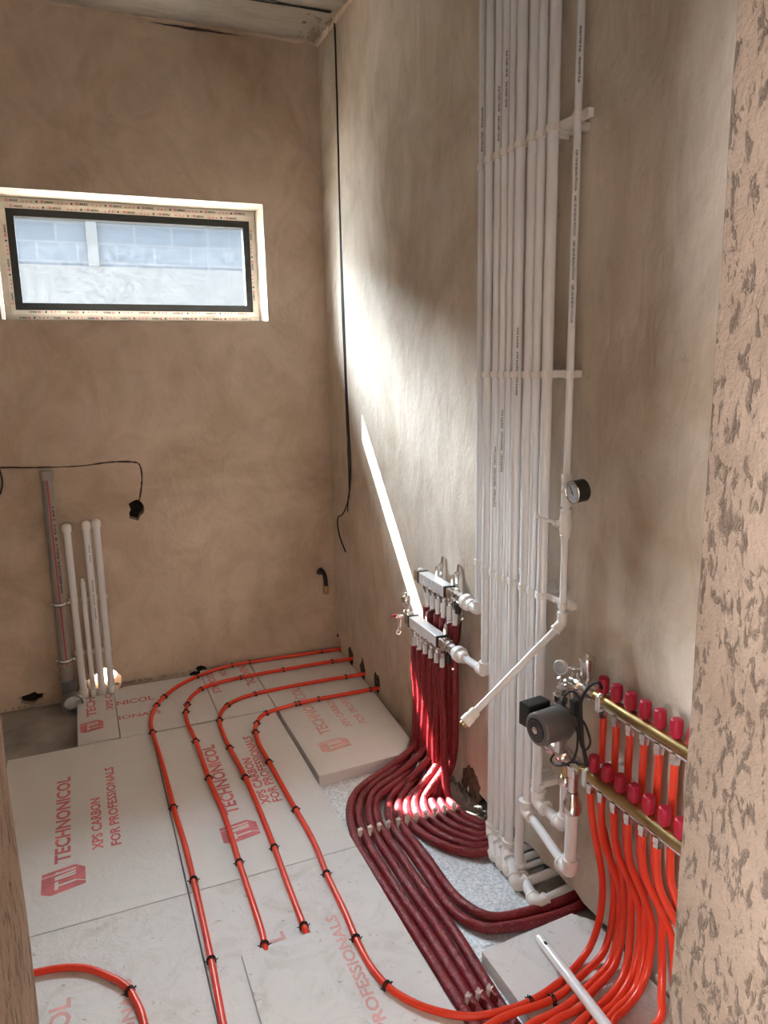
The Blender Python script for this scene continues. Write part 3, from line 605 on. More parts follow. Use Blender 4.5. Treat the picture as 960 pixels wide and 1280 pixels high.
# ------------------------------------------------------------------ burgundy insulated pipes
RS = .0160
SU = [2.625 - .049 * k for k in range(6)]; SL = [2.645 - .050 * k for k in range(6)]       # outlets (upper, lower)
XSL, XSU, ZSL, ZSU = 1.222, 1.27, .607, .790
fpts = [
 [(1.0929, 2.6122, -0.0), (1.0016, 2.593, -0.022), (0.9058, 2.5354, -0.03), (0.8377, 2.4237, -0.03), (0.7964, 2.2355, -0.03), (0.7963, 2.1031, -0.03), (0.7992, 1.9891, -0.03), (0.8061, 1.7508, -0.03), (0.809, 1.4679, -0.03)],
 [(1.1671, 2.6297, 0.01), (1.1065, 2.5935, -0.008), (1.0107, 2.5663, -0.024), (0.9241, 2.5026, -0.03), (0.8663, 2.3996, -0.03), (0.8352, 2.2481, -0.03), (0.8323, 2.0825, -0.03), (0.8324, 1.9537, -0.03), (0.8426, 1.7382, -0.03), (0.84, 1.4543, -0.03)],
 [(1.1009, 2.5474, -0.0), (1.017, 2.5308, -0.022), (0.956, 2.4881, -0.03), (0.9012, 2.3839, -0.03), (0.8757, 2.2555, -0.03), (0.8721, 2.092, -0.03), (0.8728, 1.9481, -0.03), (0.8791, 1.7255, -0.03), (0.8729, 1.4398, -0.03)],
 [(1.1987, 2.6011, 0.01), (1.1208, 2.5277, -0.005), (1.0314, 2.4993, -0.024), (0.9697, 2.4577, -0.03), (0.9253, 2.3618, -0.03), (0.9086, 2.251, -0.03), (0.9117, 2.0928, -0.03), (0.912, 1.939, -0.03), (0.9179, 1.7119, -0.03), (0.9052, 1.4284, -0.03)],
 [(1.1263, 2.4925, -0.0), (1.0923, 2.4967, -0.022), (1.0213, 2.4466, -0.03), (0.9736, 2.3626, -0.03), (0.9483, 2.2541, -0.03), (0.9543, 2.1258, -0.03), (0.9539, 1.9711, -0.03), (0.9502, 1.8532, -0.03), (0.9618, 1.7679, -0.03), (1.0061, 1.6975, -0.03), (1.0869, 1.6688, -0.03), (1.1927, 1.6546, -0.03), (1.2982, 1.6525, -0.03)],
 [(1.2239, 2.5755, 0.01), (1.1712, 2.5115, -0.005), (1.0983, 2.4628, -0.024), (1.0391, 2.4085, -0.03), (1.0064, 2.3422, -0.03), (0.9864, 2.2527, -0.03), (0.9876, 2.1303, -0.03), (0.9894, 2.0125, -0.03), (0.9875, 1.8971, -0.03), (1.0011, 1.8034, -0.03), (1.0409, 1.7328, -0.03), (1.1103, 1.7058, -0.03), (1.2223, 1.6975, -0.03), (1.333, 1.6991, -0.03)],
 [(1.1479, 2.4323, -0.0), (1.1108, 2.4288, -0.022), (1.0677, 2.3957, -0.03), (1.0357, 2.329, -0.03), (1.0243, 2.2571, -0.03), (1.036, 2.1785, -0.03), (1.0751, 2.096, -0.03), (1.125, 2.0399, -0.03), (1.1944, 2.0041, -0.03)],
 [(1.2217, 2.5024, 0.02), (1.1731, 2.4552, -0.005), (1.1031, 2.3976, -0.03), (1.0737, 2.3346, -0.03), (1.0627, 2.2615, -0.03), (1.0821, 2.1732, -0.03), (1.1334, 2.0847, -0.03), (1.21, 2.0308, -0.03)],
 [(1.1579, 2.3873, -0.0), (1.1323, 2.3784, -0.03), (1.1091, 2.3302, -0.03), (1.1016, 2.2659, -0.03), (1.1196, 2.1824, -0.03), (1.1618, 2.1069, -0.03), (1.2261, 2.0581, -0.03)],
 [(1.2263, 2.4603, 0.02), (1.2055, 2.4336, -0.01), (1.1654, 2.3815, -0.03), (1.1476, 2.3244, -0.03), (1.142, 2.2588, -0.03), (1.1613, 2.1796, -0.03), (1.2018, 2.1196, -0.03), (1.2425, 2.086, -0.03)],
 [(1.2112, 2.388, 0.0), (1.1945, 2.3624, -0.03), (1.1786, 2.3105, -0.03), (1.1818, 2.2633, -0.03), (1.1996, 2.1945, -0.03), (1.226, 2.1506, -0.03), (1.2592, 2.1146, -0.03)],
 [(1.2211, 2.3588, 0.0), (1.221, 2.3384, -0.03), (1.2173, 2.3046, -0.03), (1.2221, 2.2678, -0.03), (1.2302, 2.2192, -0.03), (1.2483, 2.1781, -0.03), (1.2764, 2.1439, -0.03)]]
names = ['outermost burgundy pipe of the floor bundle', 'second burgundy pipe of the floor bundle, counted from the left', 'third burgundy pipe of the floor bundle, counted from the left', 'fourth burgundy pipe of the floor bundle, last to run straight to the foreground',
 'fifth burgundy pipe, lower of the pair bending under the wall by the white elbows', 'sixth burgundy pipe, upper of the pair bending under the wall by the white elbows',
 'seventh burgundy pipe, the outermost of those curving behind the white pipes', 'eighth burgundy pipe, second of those curving behind the white pipes', 'ninth burgundy pipe, third of those curving behind the white pipes',
 'tenth burgundy pipe, fourth of those curving behind the white pipes', 'eleventh burgundy pipe, fifth of those curving behind the white pipes', 'innermost burgundy pipe, hugging the wall behind the white pipes']
bund = []
for k in range(12):
    up_ = k % 2 == 0; i = k // 2
    y0 = (SU if up_ else SL)[i]; x0 = XSU if up_ else XSL; zt = .672 if up_ else .505
    a = Vector(fpts[k][0])
    mid = [(x0, y0, zt), (x0, y0 + .004, zt - .12), (x0 + (0 if up_ else .004), y0 * .8 + a.y * .2, .30), (x0 - .002, y0 * .55 + a.y * .45, .16), (x0 * .7 + a.x * .3, y0 * .3 + a.y * .7, .075)]
    pts = mid + fpts[k]
    e = pts[-1]
    if k < 4: pts.append((e[0] + .012, 1.28, -.03)); pts.append((e[0] + .02, 1.06, -.03))
    elif k < 6: pts.append((1.46, e[1] + .03, -.03))
    else: pts.append((1.45, e[1] + .015, -.03))
    P = relax(cat_pts(pts, 7), 3); rnd = random.Random(k)
    def rf(t, i_, P=P, k=k): return RS * (1 + .05 * noise.noise(P[i_] * 22 + Vector((k * 9.1, 0, 0))) + (.035 if int(i_ * 1.7 + k) % 9 == 0 else 0))
    t = thing('insulated_pipe', names[k], 'insulated pipe', (P[0].x, P[0].y, ZF), 'burgundy insulated pipes')
    MB().tube(P, RS, 14, rfun=rf).build('foam_sleeve', 'sleeve', t)
    MB().tube([P[0] + Vector((0, 0, -.01)), P[0] + Vector((0, 0, .062 if up_ else .038))], .0098, 12).build('pipe_end', 'white', t)
    bund.append(P)
# white plastic spacers between neighbouring burgundy pipes
def spacer(loc, a, label):
    m = MB(); m.box((-.007, -.004, -.004), (.007, .004, .032)); m.obox((0, .0, .034), (1, 0, 0), (0, .8, .6), (0, -.6, .8), .009, .004, .0015)
    m.obox((.001, -.006, .030), (1, 0, 0), (0, .6, -.8), (0, .8, .6), .007, .007, .0012); m.lathe((0, 0, -.02), (0, 0, 1), [(0, .001), (.004, .003), (.018, .003)], 6)
    o = m.build('pipe_spacer', 'fitting', None, (0, 0, 0)); o.location = loc; o.rotation_euler = (0, 0, a); return tag(o, label, 'pipe spacer', 'white spacers in the burgundy bundle')
for k in range(11):
    pa = min(bund[k], key=lambda p: abs(p.y - 2.262) + (10 if p.z > -.01 else 0)); pb = min(bund[k + 1], key=lambda p: abs(p.y - 2.262) + (10 if p.z > -.01 else 0))
    spacer(((pa.x + pb.x) / 2, 2.262, -.030), .3, 'white spacer in the row across the bundle, %s from the left' % ORD[k])
for k in range(3):
    pa = min(bund[k], key=lambda p: abs(p.y - 1.47) + (10 if p.z > -.01 else 0)); pb = min(bund[k + 1], key=lambda p: abs(p.y - 1.455) + (10 if p.z > -.01 else 0))
    spacer(((pa.x + pb.x) / 2, 1.475, -.030), .6, 'white spacer where the bundle passes under the orange pipe, %s from the left' % ORD[k])

# ------------------------------------------------------------------ tall white riser pipes on the right wall
XR = 1.24
def pprint(t, x, y, z0, z1, r, txt, dirv=None):
    """small black print along a pipe, on the side facing the room"""
    m = MB(); n = Vector((-x, -y, 0)).normalized() if dirv is None else Vector(dirv); s_ = Vector((0, 0, 1)).cross(n).normalized()
    c = Vector((x, y, z0)) + n * (r + .0004); h = .0058; L = z1 - z0; step = .62 * h * len(txt) + .012; q = 0
    while (q + 1) * step <= L + .001:
        text(m, txt, c + s_ * h / 2 + Vector((0, 0, q * step)), (0, 0, step - .012), -s_ * h, .03); q += 1; m.build('pipe_print', 'ink', t)
def riser(y, r, label, zb, x=XR, cat='pipe', ztop=ZC):
    t = thing('riser_pipe', label, 'pipe', (x, y, zb), 'tall white riser pipes')
    MB().tube([(x, y, zb), (x, y, ztop - .002)], r, 18).build('pipe_length', 'white', t); return t
# two feeding the silver manifolds
x1, y1 = 1.262, 2.189
t = riser(y1, .0125, 'leftmost tall white pipe, elbowing into the upper silver manifold', ZSU + .02, x1)
e = MB(); elbow(e, (x1, y1, ZSU), (0, 0, 1), (0, 1, 0), .0135, .034); e.build('elbow', 'fitting', t)
m = MB().tube([(x1, y1 + .03, ZSU), (XSU, 2.262, ZSU)], .0145, 16); m.build('branch_pipe', 'white', t)
pprint(t, x1, y1, 2.3, 2.5, .0125, 'PP-R 25x4.2 PN20')
x2, y2 = 1.236, 2.098
t = riser(y2, .0135, 'tall white pipe second from the left, elbowing into the lower silver manifold', .61, x2)
e = MB(); elbow(e, (x2, y2, .597), (0, 0, 1), (0, 1, .04), .0145, .036); e.build('elbow', 'fitting', t)
m = MB().tube([(x2, y2 + .03, .598), (XSL, 2.222, .607)], .0145, 16); m.build('branch_pipe', 'white', t)
spec = [(2.053, .0125, .0, 'third from the left', 0), (2.013, .0125, -.017, 'fourth from the left', 0), (1.977, .0105, -.020, 'fifth from the left and slimmest', 0), (1.932, .0158, -.015, 'sixth from the left and wide', 0)]
k_ = 0; CE = [(1.1967, 1.9596, -0.026), (1.1975, 1.9138, -0.026), (1.1979, 1.874, -0.026), (1.1954, 1.8115, -0.026)]
for y, r, zc, wh, _ in spec:
    t = riser(y, r, 'tall white pipe %s, turning into the wall at the floor' % wh, zc + .02)
    zz = -.026; ca = Vector((XR, y, .016)); c2 = Vector(CE[k_]); k_ += 1; dd = (c2 - ca).normalized()
    e = MB(); elbow(e, ca, (0, 0, 1), dd, r, r * 2.1); e.build('elbow', 'fitting', t)
    MB().tube([ca, c2], r * 1.05, 16).build('short_link', 'white', t)
    e = MB(); elbow(e, c2, -dd, (1, .05, 0), r, r * 2.2); e.build('elbow', 'fitting', t)
    MB().tube([c2 + Vector((.02, .001, 0)), c2 + Vector((1.45 - c2.x, .012, 0))], r, 16).build('floor_pipe', 'white', t)
    if r > .012: pprint(t, XR, y, 1.05 + (2.1 - y) * 3, 1.05 + (2.1 - y) * 3 + .22, r, 'PN20 PP-R 32x5.4')
    if y > 2.0: pprint(t, XR, y, 2.2 + (2.1 - y) * 2, 2.2 + (2.1 - y) * 2 + .22, r, 'EN ISO 15874-2 PP-R')
y = 1.869; r = .0158
t = riser(y, r, 'tall white pipe seventh from the left, offset by two elbows at the floor', -.01)
ca = Vector((XR, y, -.024)); c2 = Vector([(1.202, 1.7073, -0.022)][0]); dd = (c2 - ca).normalized()
e = MB(); elbow(e, ca, (0, 0, 1), dd, r, .034); e.build('elbow', 'fitting', t)
MB().tube([ca, c2], r * 1.12, 16).build('short_link', 'white', t)
e = MB(); elbow(e, c2, -dd, (1, .16, 0), r, .036); e.build('elbow', 'fitting', t)
MB().tube([c2 + Vector((.02, .004, 0)), c2 + Vector((.25, .036, 0))], r, 16).build('floor_pipe', 'white', t)
# two returning to the mixing set of the brass manifold
y = 1.830; t = riser(y, .0125, 'tall white pipe eighth from the left, turning towards the brass manifold', .245)
e = MB(); elbow(e, (1.235, y, .225), (0, 0, 1), (0, -1, -.02), .0145, .036); e.build('elbow', 'fitting', t); e = MB(); elbow(e, (1.212, 1.562, .195), (0, 1, .02), (0, 0, 1), .017, .042); e.build('elbow', 'fitting', t)
MB().tube([(1.235, y - .02, .225), (1.212, 1.58, .195)], .0145, 18).build('return_pipe', 'white', t)
MB().tube([(1.212, 1.562, .215), (1.212, 1.562, .395)], .0185, 18).build('manifold_tail', 'white', t)
MB().lathe((1.212, 1.562, .385), (0, 0, 1), [(0, .022), (.004, .027), (.03, .027), (.034, .024), (.05, .019), (.066, .017)], 12).build('union_nut', 'chrome', t)
y = 1.777; t = riser(y, .0158, 'wide tall white pipe ninth from the left, stopping short behind the brass manifold', .305)
e = MB(); elbow(e, (1.246, y, .285), (0, 0, 1), (0, -1, -.02), .0165, .040); e.build('elbow', 'fitting', t); e = MB(); elbow(e, (1.255, 1.655, .270), (0, 1, .02), (0, 0, 1), .0145, .036); e.build('elbow', 'fitting', t)
MB().tube([(1.246, y - .02, .285), (1.255, 1.67, .270)], .0165, 18).build('return_pipe', 'white', t)
MB().tube([(1.255, 1.655, .285), (1.255, 1.655, .42)], .0145, 18).build('manifold_tail', 'white', t)
MB().lathe((1.255, 1.655, .41), (0, 0, 1), [(0, .018), (.004, .022), (.025, .022), (.03, .019)], 12).build('union_nut', 'chrome', t)
MB().lathe((1.255, 1.655, .436), (0, 0, 1), [(0, .014), (.04, .014)], 12).build('brass_nipple', 'brass', t)

# slim pipe with pressure gauge and valve, open end swung out over the room
xg, yg = 1.24, 1.672
t = thing('gauge_pipe', 'slim white pipe with pressure gauge and valve, rightmost of the tall row', 'pipe', (xg, yg, .9))
MB().tube([(xg, yg, .93), (xg, yg, ZC - .002)], .0102, 16).build('pipe_length', 'white', t)
pprint(t, xg, yg, 2.33, 2.47, .0102, 'PP-R 20x3.4 PN20'); pprint(t, xg, yg, 1.75, 2.2, .0102, 'HOT/COLD WATER EN ISO 15874')
m = MB().tube([(xg, yg, 1.262), (xg, yg, 1.345)], .0142, 16).tube([(xg, yg, 1.255), (xg, yg, 1.262)], .0155, 16).tube([(xg, yg, 1.335), (xg, yg, 1.345)], .0158, 16)
m.lathe((xg, yg, 1.305), (-.55, -.83, 0), [(0, .012), (.022, .013), (.03, .0155), (.04, .0155)], 14); m.build('tee_fitting', 'fitting', t)
m = MB().lathe((xg - .022, yg - .033, 1.305), (-.30, -.95, 0), [(0, .009), (.004, .011), (.016, .011), (.02, .006), (.03, .006)], 6, False); m.build('gauge_nut', 'chrome', t)
gc = Vector((1.190, 1.572, 1.315)); ga = Vector((-1, .03, -.10)).normalized()
gc2 = gc - ga * .004
gd = MB().lathe(gc2, ga, [(-.030, .025), (-.026, .030), (.006, .030), (.0075, .0305)], 28).build('gauge_case', 'black', t)
MB().ring(gc2 + ga * .010, ga, .0295, .002, 28, 6).build('gauge_bezel', 'chrome', t)
dl = MB().lathe(gc2 + ga * .0085, ga, [(0, .0285), (.001, .0285)], 28).build('gauge_dial', 'gauge', t)
tk = MB(); gu = ga.cross(Vector((0, 0, 1))).normalized(); gv = gu.cross(ga).normalized(); cc = gc2 + ga * .0105
for k in range(25):
    a = math.radians(225 - 270 * k / 24); dd = gu * math.cos(a) + gv * math.sin(a); l_ = .005 if k % 4 == 0 else .003
    tk.obox(cc + dd * (.025 - l_ / 2), dd, ga.cross(dd), ga, l_ / 2, .0004, .0003)
nd = (gu * .5 + gv * .86).normalized(); tk.obox(cc + nd * .006, nd, ga.cross(nd), ga, .014, .0009, .0005); tk.lathe(cc, ga, [(0, .0025), (.001, .0025)], 10)
tk.build('gauge_scale', 'ink', t)
m = MB().lathe((xg, yg, 1.165), (0, 0, 1), [(0, .0135), (.008, .0150), (.010, .0135), (.022, .0165), (.040, .0175), (.058, .0165), (.070, .0135), (.072, .015), (.080, .0145)], 18)
m.lathe((xg, yg, 1.205), (-.8, .5, 0), [(0, .010), (.026, .010), (.028, .007), (.036, .006)], 12); m.build('valve_body', 'fitting', t)
m = MB().obox((xg - .040, yg + .042, 1.216), (-.5, .8, .25), (.8, .5, 0), (0, 0, 1), .026, .006, .003); m.lathe((xg - .025, yg + .016, 1.208), (-.8, .5, 0), [(0, .008), (.008, .008)], 10); m.build('valve_lever', 'fitting', t)
end = Vector((.952, 1.676, .692)); ec = Vector((xg, yg, .915)); dv_ = (end - ec).normalized()
e = MB(); elbow(e, ec, (0, 0, 1), dv_, .0105, .030); e.build('elbow', 'fitting', t)
MB().tube([ec + dv_ * .02, end], .0102, 16).build('drain_leg', 'white', t)
m = MB().lathe(end - dv_ * .012, dv_, [(0, .0135), (.004, .0155), (.022, .0155), (.024, .0175), (.046, .0175), (.048, .014)], 14); m.build('end_socket', 'fitting', t)
m = MB().lathe(end + dv_ * .034, dv_, [(0, .0115), (.010, .0115)], 12); m.build('brass_insert', 'brass', t)

# wall clips holding the risers, three rows
PR = [(x1, y1, .0125), (x2, y2, .0135)] + [(XR, a, b) for a, b, *_ in spec] + [(XR, 1.869, .0158), (XR, 1.830, .0125), (XR, 1.777, .0158), (XR, yg, .0102)]
for rowname, zc in (('top', 2.256), ('middle', 1.615), ('bottom', .968)):
    for k, (px_, py_, pr_) in enumerate(PR):
        if rowname == 'bottom' and False: continue
        h = .0095; m = MB(); ro = pr_ + .0032; n_ = 11; ring = []
        for j in range(n_):
            a = math.radians(50 + 260 * j / (n_ - 1)) + math.pi
            ring.append((a, ro))
        a0 = [(px_ + math.cos(a) * pr_ * 1.005, py_ + math.sin(a) * pr_ * 1.005) for a, _ in ring]; a1 = [(px_ + math.cos(a) * ro, py_ + math.sin(a) * ro) for a, _ in ring]
        # the open side faces the room, so only the lips show beside each pipe
        fr_ = [(2 * px_ - x, y) for x, y in a0]; fo_ = [(2 * px_ - x, y) for x, y in a1]
        poly = fo_ + fr_[::-1]; vs_ = [(x, y, zc - h) for x, y in poly] + [(x, y, zc + h) for x, y in poly]; q = len(poly); fs_ = []
        for i in range(n_ - 1):
            fs_ += [(i, i + 1, q - 2 - i, q - 1 - i), (q + i, q + q - 1 - i, q + q - 2 - i, q + i + 1)]
        fs_ += [(i, q + i, q + (i + 1) % q, (i + 1) % q) for i in range(q)]
        m.add(vs_, fs_)
        if k != 9: m.box((px_ + pr_ + .001, py_ - .009, zc - h), (XW - .0005, py_ + .009, zc + h))
        for sg in (-1, 1): m.box((px_ - pr_ * .70, py_ + sg * (pr_ + .0005) - (.0045 if sg < 0 else 0), zc - h), (px_ - pr_ * .1, py_ + sg * (pr_ + .0005) + (.0045 if sg > 0 else 0), zc + h))
        if k == 9:
            m.box((px_ + .006, py_ - (.034 if rowname != 'middle' else .014), zc - .008), (px_ + .022, py_ + .088, zc + .012)); m.box((px_ + .012, py_ + .060, zc - .009), (XW - .0005, py_ + .078, zc + .010))
        o = m.build('pipe_bracket', 'fitting', None); tag(o, 'white wall clip of the %s row, holding the %s tall pipe from the left' % (rowname, ORD[k]), 'pipe clip', 'white wall clips of the tall pipes')
for (py_, zc, wh) in ((1.83, .34, 'eighth'), (1.777, .345, 'ninth')):
    m = MB().box((XR + .012, py_ - .011, zc - .010), (XW - .0005, py_ + .011, zc + .010)).box((XR - .004, py_ - .022, zc - .008), (XR + .012, py_ - .0165, zc + .010))
    tag(m.build('pipe_bracket', 'fitting', None), 'low white wall clip behind the %s tall pipe, above its elbow' % wh, 'pipe clip', 'white wall clips of the tall pipes')

# ------------------------------------------------------------------ silver manifolds
def silver(name_lbl, x, z, ya, yb, outs, lower):
    t = thing('silver_manifold', name_lbl, 'manifold', (x, (ya + yb) / 2, z - .02), 'silver box manifolds')
    h = .0225
    MB().box((x - h, yb, z - h), (x + h, ya, z + h)).build('body', 'steel', t, bevel=.004)
    for yy in (ya, yb):
        MB().box((x - h - .002, yy - .006, z - h - .002), (x + h + .002, yy + .006, z + h + .002)).build('rubber_band', 'black', t, bevel=.001)
    MB().box((x - h + .001, ya + .006, z - h + .001), (x + h - .001, ya + .045, z + h - .001)).build('end_block', 'chrome', t, bevel=.005)
    MB().box((x - h + .001, yb - .050, z - h + .001), (x + h - .001, yb - .006, z + h - .001)).build('end_block', 'chrome', t, bevel=.005)
    MB().lathe((x, yb - .048, z), (0, -1, 0), [(0, .016), (.004, .022), (.020, .022), (.024, .017), (.034, .017), (.038, .022), (.058, .022), (.064, .018)], 8, False).build('union_nut', 'chrome', t)
    MB().lathe((x, yb - .108, z), (0, -1, 0), [(0, .018), (.004, .022), (.018, .024), (.019, .0295), (.042, .0295), (.043, .021), (.070, .021)], 20).build('plastic_union', 'fitting', t)
    for k, yy in enumerate(outs):
        m = MB().lathe((x, yy, z - h), (0, 0, -1), [(0, .012), (.005, .012), (.006, .0165), (.020, .0165), (.022, .011), (.040, .0095)], 6, False); m.build('outlet_nut', 'chrome', t)
        if not lower: pass
        # small flow valve knob beneath the body
        MB().lathe((x - h, yy - .012, z - h + .004), (-1, 0, -.6), [(0, .006), (.008, .006), (.010, .004)], 8).build('lockshield', 'chrome', t)
    MB().lathe((x, ya + .022, z + h), (0, 0, 1), [(0, .012), (.004, .012), (.006, .008), (.008, .008)], 12).build('top_plug', 'steel', t)
    # air valve and stand-off bracket to the wall
    for yy in ((ya - .09, yb + .01)):
        br = MB().tube([(x + .010, yy, z + h), (x + .012, yy, z + h + .022), (x + .03, yy + .004, z + h + .050)], .0022, 8)
        br.obox((x + .020, yy, z + h + .02), (1, 0, 0), (0, 1, 0), (0, 0, 1), .004, .008, .020); br.obox((XW - .014, yy + .004, z + h + .018), (1, 0, 0), (0, 1, 0), (.12, 0, 1), .0025, .008, .060)
        br.lathe((x + .03, yy + .004, z + h + .045), (1, 0, 0), [(0, .005), (XW - x - .03, .004)], 8)
        br.build('wall_bracket', 'chrome', t)
    return t
ts = silver('upper silver box manifold with six outlets, left of the tall white pipes', XSU, ZSU, 2.660, 2.425, SU, False)
ts2 = silver('lower silver box manifold with an air vent at its far end', XSL, ZSL, 2.655, 2.395, SL, True)
MB().lathe((XSU, 2.70, ZSU), (0, 1, 0), [(0, .020), (.006, .020), (.016, .008)], 14).build('end_cap', 'steel', ts)
m = MB().lathe((XSL - .004, 2.72, ZSL + .02), (0, 0, 1), [(0, .007), (.012, .007), (.014, .013), (.034, .019), (.066, .0205), (.070, .018), (.074, .006), (.084, .006)], 16)
m.tube([(XSL, 2.68, ZSL), (XSL - .002, 2.72, ZSL), (XSL - .004, 2.72, ZSL + .025)], .012, 12); m.build('air_vent', 'chrome', ts2)
m = MB().lathe((XSL - .012, 2.735, ZSL - .005), (-1, .3, 0), [(0, .009), (.02, .009), (.022, .006), (.03, .006)], 10).tube([(XSL - .02, 2.74, ZSL - .01), (XSL - .025, 2.742, ZSL - .05)], .006, 8); m.build('drain_valve', 'chrome', ts2)
MB().ring((XSL - .030, 2.742, ZSL - .075), (.3, 1, 0), .009, .0022, 14, 6).tube([(XSL - .028, 2.742, ZSL - .035), (XSL - .032, 2.742, ZSL - .066)], .0016, 6).build('key_ring', 'chrome', ts2)
MB().obox((XSL - .050, 2.742, ZSL + .002), (1, .1, 0), (0, 1, 0), (0, 0, 1), .012, .004, .005).build('red_lever', 'redcap', ts2)
for (t_, x_, z_) in ((ts, XSU, ZSU), (ts2, XSL, ZSL)):
    yy = 2.345 if x_ == XSU else 2.332
    MB().lathe((x_ - .004, yy, z_ - .01), (0, .1, -1), [(0, .008), (.014, .008), (.016, .011), (.050, .012), (.054, .008)], 10).build('drain_cock', 'black', t_)
    MB().lathe((x_ - .004, yy - .028, z_ - .07), (-.4, -1, .2), [(0, .005), (.02, .005), (.022, .003)], 8).build('cock_lever', 'chrome', t_)

# ------------------------------------------------------------------ brass manifolds
def brass(lbl, x, z, ya, yb, outs, caps):
    t = thing('brass_manifold', lbl, 'manifold', (x, (ya + yb) / 2, z - .02), 'brass tube manifolds')
    MB().tube([(x, ya, z), (x, yb, z)], .0185, 22).build('tube_body', 'brass', t)
    MB().box((x - .006, yb, z - .024), (x + .006, ya - .02, z - .0165)).build('lower_rib', 'steel', t)
    for yy in outs:
        MB().lathe((x, yy, z - .014), (0, 0, -1), [(0, .009), (.006, .009), (.007, .0145), (.022, .0145), (.024, .0125), (.036, .0125)], 6, False).build('outlet_nut', 'chrome', t)
    for yy in caps:
        m = MB(); prof = []; seg = 28; zb = z + .022
        b = len(m.v); rows = [(0, .0135), (.004, .0155), (.036, .0155), (.042, .0145), (.0445, .0115)]
        for d, rr in rows:
            for q in range(seg):
                a = 2 * math.pi * q / seg; r2 = rr * (1 if q % 2 else .955); m.v.append(Vector((x + math.cos(a) * r2, yy + math.sin(a) * r2, zb + d)))
        for i in range(len(rows) - 1):
            for q in range(seg): m.f.append((b + i * seg + q, b + i * seg + (q + 1) % seg, b + (i + 1) * seg + (q + 1) % seg, b + (i + 1) * seg + q)); m.sm.append(False)
        m.f.append(tuple(b + (len(rows) - 1) * seg + q for q in range(seg))); m.sm.append(False); m.f.append(tuple(b + q for q in range(seg))[::-1]); m.sm.append(False)
        m.lathe((x, yy, z + .014), (0, 0, 1), [(0, .009), (.010, .009)], 10)
        m.build('control_cap', 'redcap', t)
    for yy in (ya - .045, yb + .05):
        m = MB().tube([(x - .0215, yy, z - .022), (x - .0215, yy, z + .012), (x - .014, yy, z + .021), (x + .004, yy, z + .0225)], .0045, 8)
        m.box((x - .025, yy - .007, z - .024), (x - .0195, yy + .007, z + .016)); m.box((x + .004, yy - .007, z + .018), (XW - .0005, yy + .007, z + .0215)); m.box((x - .025, yy - .007, z - .028), (XW - .0005, yy + .007, z - .024))
        m.build('wall_bracket', 'steel', t)
    return t
bu = brass('upper brass manifold with a row of crimson caps', XU, ZU, 1.560, .95, UPP, [1.520, 1.466, 1.412, 1.359, 1.306, 1.252, 1.198])
bl = brass('lower brass manifold, its caps standing before the upper pipes', XL, ZL, 1.545, .95, LOW[:6], [1.487, 1.433, 1.381, 1.330, 1.277, 1.224, 1.172])

# circulation pump between the two
t = thing('circulation_pump', 'grey and black circulation pump beside the brass manifolds', 'pump', (1.20, 1.60, .55))
ax = Vector((-1, -.12, 0)).normalized(); pc = Vector((1.172, 1.582, .662))
MB().lathe(pc, ax, [(0, .047), (.006, .0475), (.078, .0468), (.0815, .0435), (.082, .041), (.0845, .034)], 36).build('motor_housing', 'greymotor', t)
fc = pc + ax * .0845
MB().lathe(fc, ax, [(-.003, .034), (.001, .034), (.0018, .031), (.0012, .012)], 30).build('face_plate', 'black', t)
MB().lathe(fc, ax, [(0, .0105), (.004, .0105), (.0055, .008)], 18).build('bleed_screw', 'chrome', t)
m = MB(); m.ring(fc + ax * .0018, ax, .026, .0006, 30, 4); m.ring(fc + ax * .0018, ax, .018, .0005, 30, 4); m.build('face_rings', 'greymotor', t)
sd = Vector((0, 0, 1)).cross(ax).normalized()
bc = pc + ax * .050 + Vector((.004, .058, .018))
MB().obox(bc, ax, sd, (0, 0, 1), .040, .022, .034).build('terminal_box', 'black', t, bevel=.005)
MB().lathe(pc, -ax, [(0, .050), (.008, .050), (.012, .042), (.030, .040)], 30).build('volute', 'greymotor', t)
MB().lathe((1.20, 1.61, .69), (0, 0, 1), [(0, .020), (.02, .020), (.022, .026), (.040, .026), (.042, .020), (.060, .018)], 8, False).build('union', 'chrome', t)
MB().lathe((1.20, 1.61, .63), (0, 0, -1), [(0, .020), (.02, .020), (.022, .026), (.036, .026), (.038, .020), (.075, .018)], 8, False).build('union', 'chrome', t)

# mixing set: chrome bodies at the far end of both brass tubes
t = thing('mixing_set', 'nickel mixing set with thermometer and air vent above the pump', 'valve set', (XU, 1.60, ZU - .02))
m = MB().lathe((XU, 1.56, ZU), (0, 1, 0), [(-.012, .020), (-.004, .023), (.020, .025), (.024, .021), (.045, .021), (.05, .026), (.072, .026), (.076, .020), (.095, .018)], 12)
m.lathe((XU - .02, 1.635, ZU), (-1, 0, 0), [(-.02, .020), (.02, .020), (.024, .016), (.04, .016)], 14); m.lathe((XU, 1.635, ZU - .08), (0, 0, 1), [(0, .018), (.12, .018)], 14); m.build('valve_body', 'chrome', t)
m = MB().lathe((XU - .006, 1.585, ZU + .018), (0, 0, 1), [(0, .008), (.014, .008), (.016, .014), (.028, .019), (.072, .0205), (.074, .024), (.082, .024), (.084, .006), (.094, .006)], 20); m.build('air_vent', 'chrome', t)
ta = Vector((-.9, -.42, .1)).normalized(); tc_ = Vector((XU - .045, 1.652, ZU + .052))
MB().lathe(tc_, ta, [(-.006, .020), (.004, .022), (.008, .020)], 22).build('thermometer_case', 'steel', t)
MB().lathe(tc_, ta, [(.0075, .0175), (.009, .0175)], 22).build('thermometer_dial', 'gauge', t)
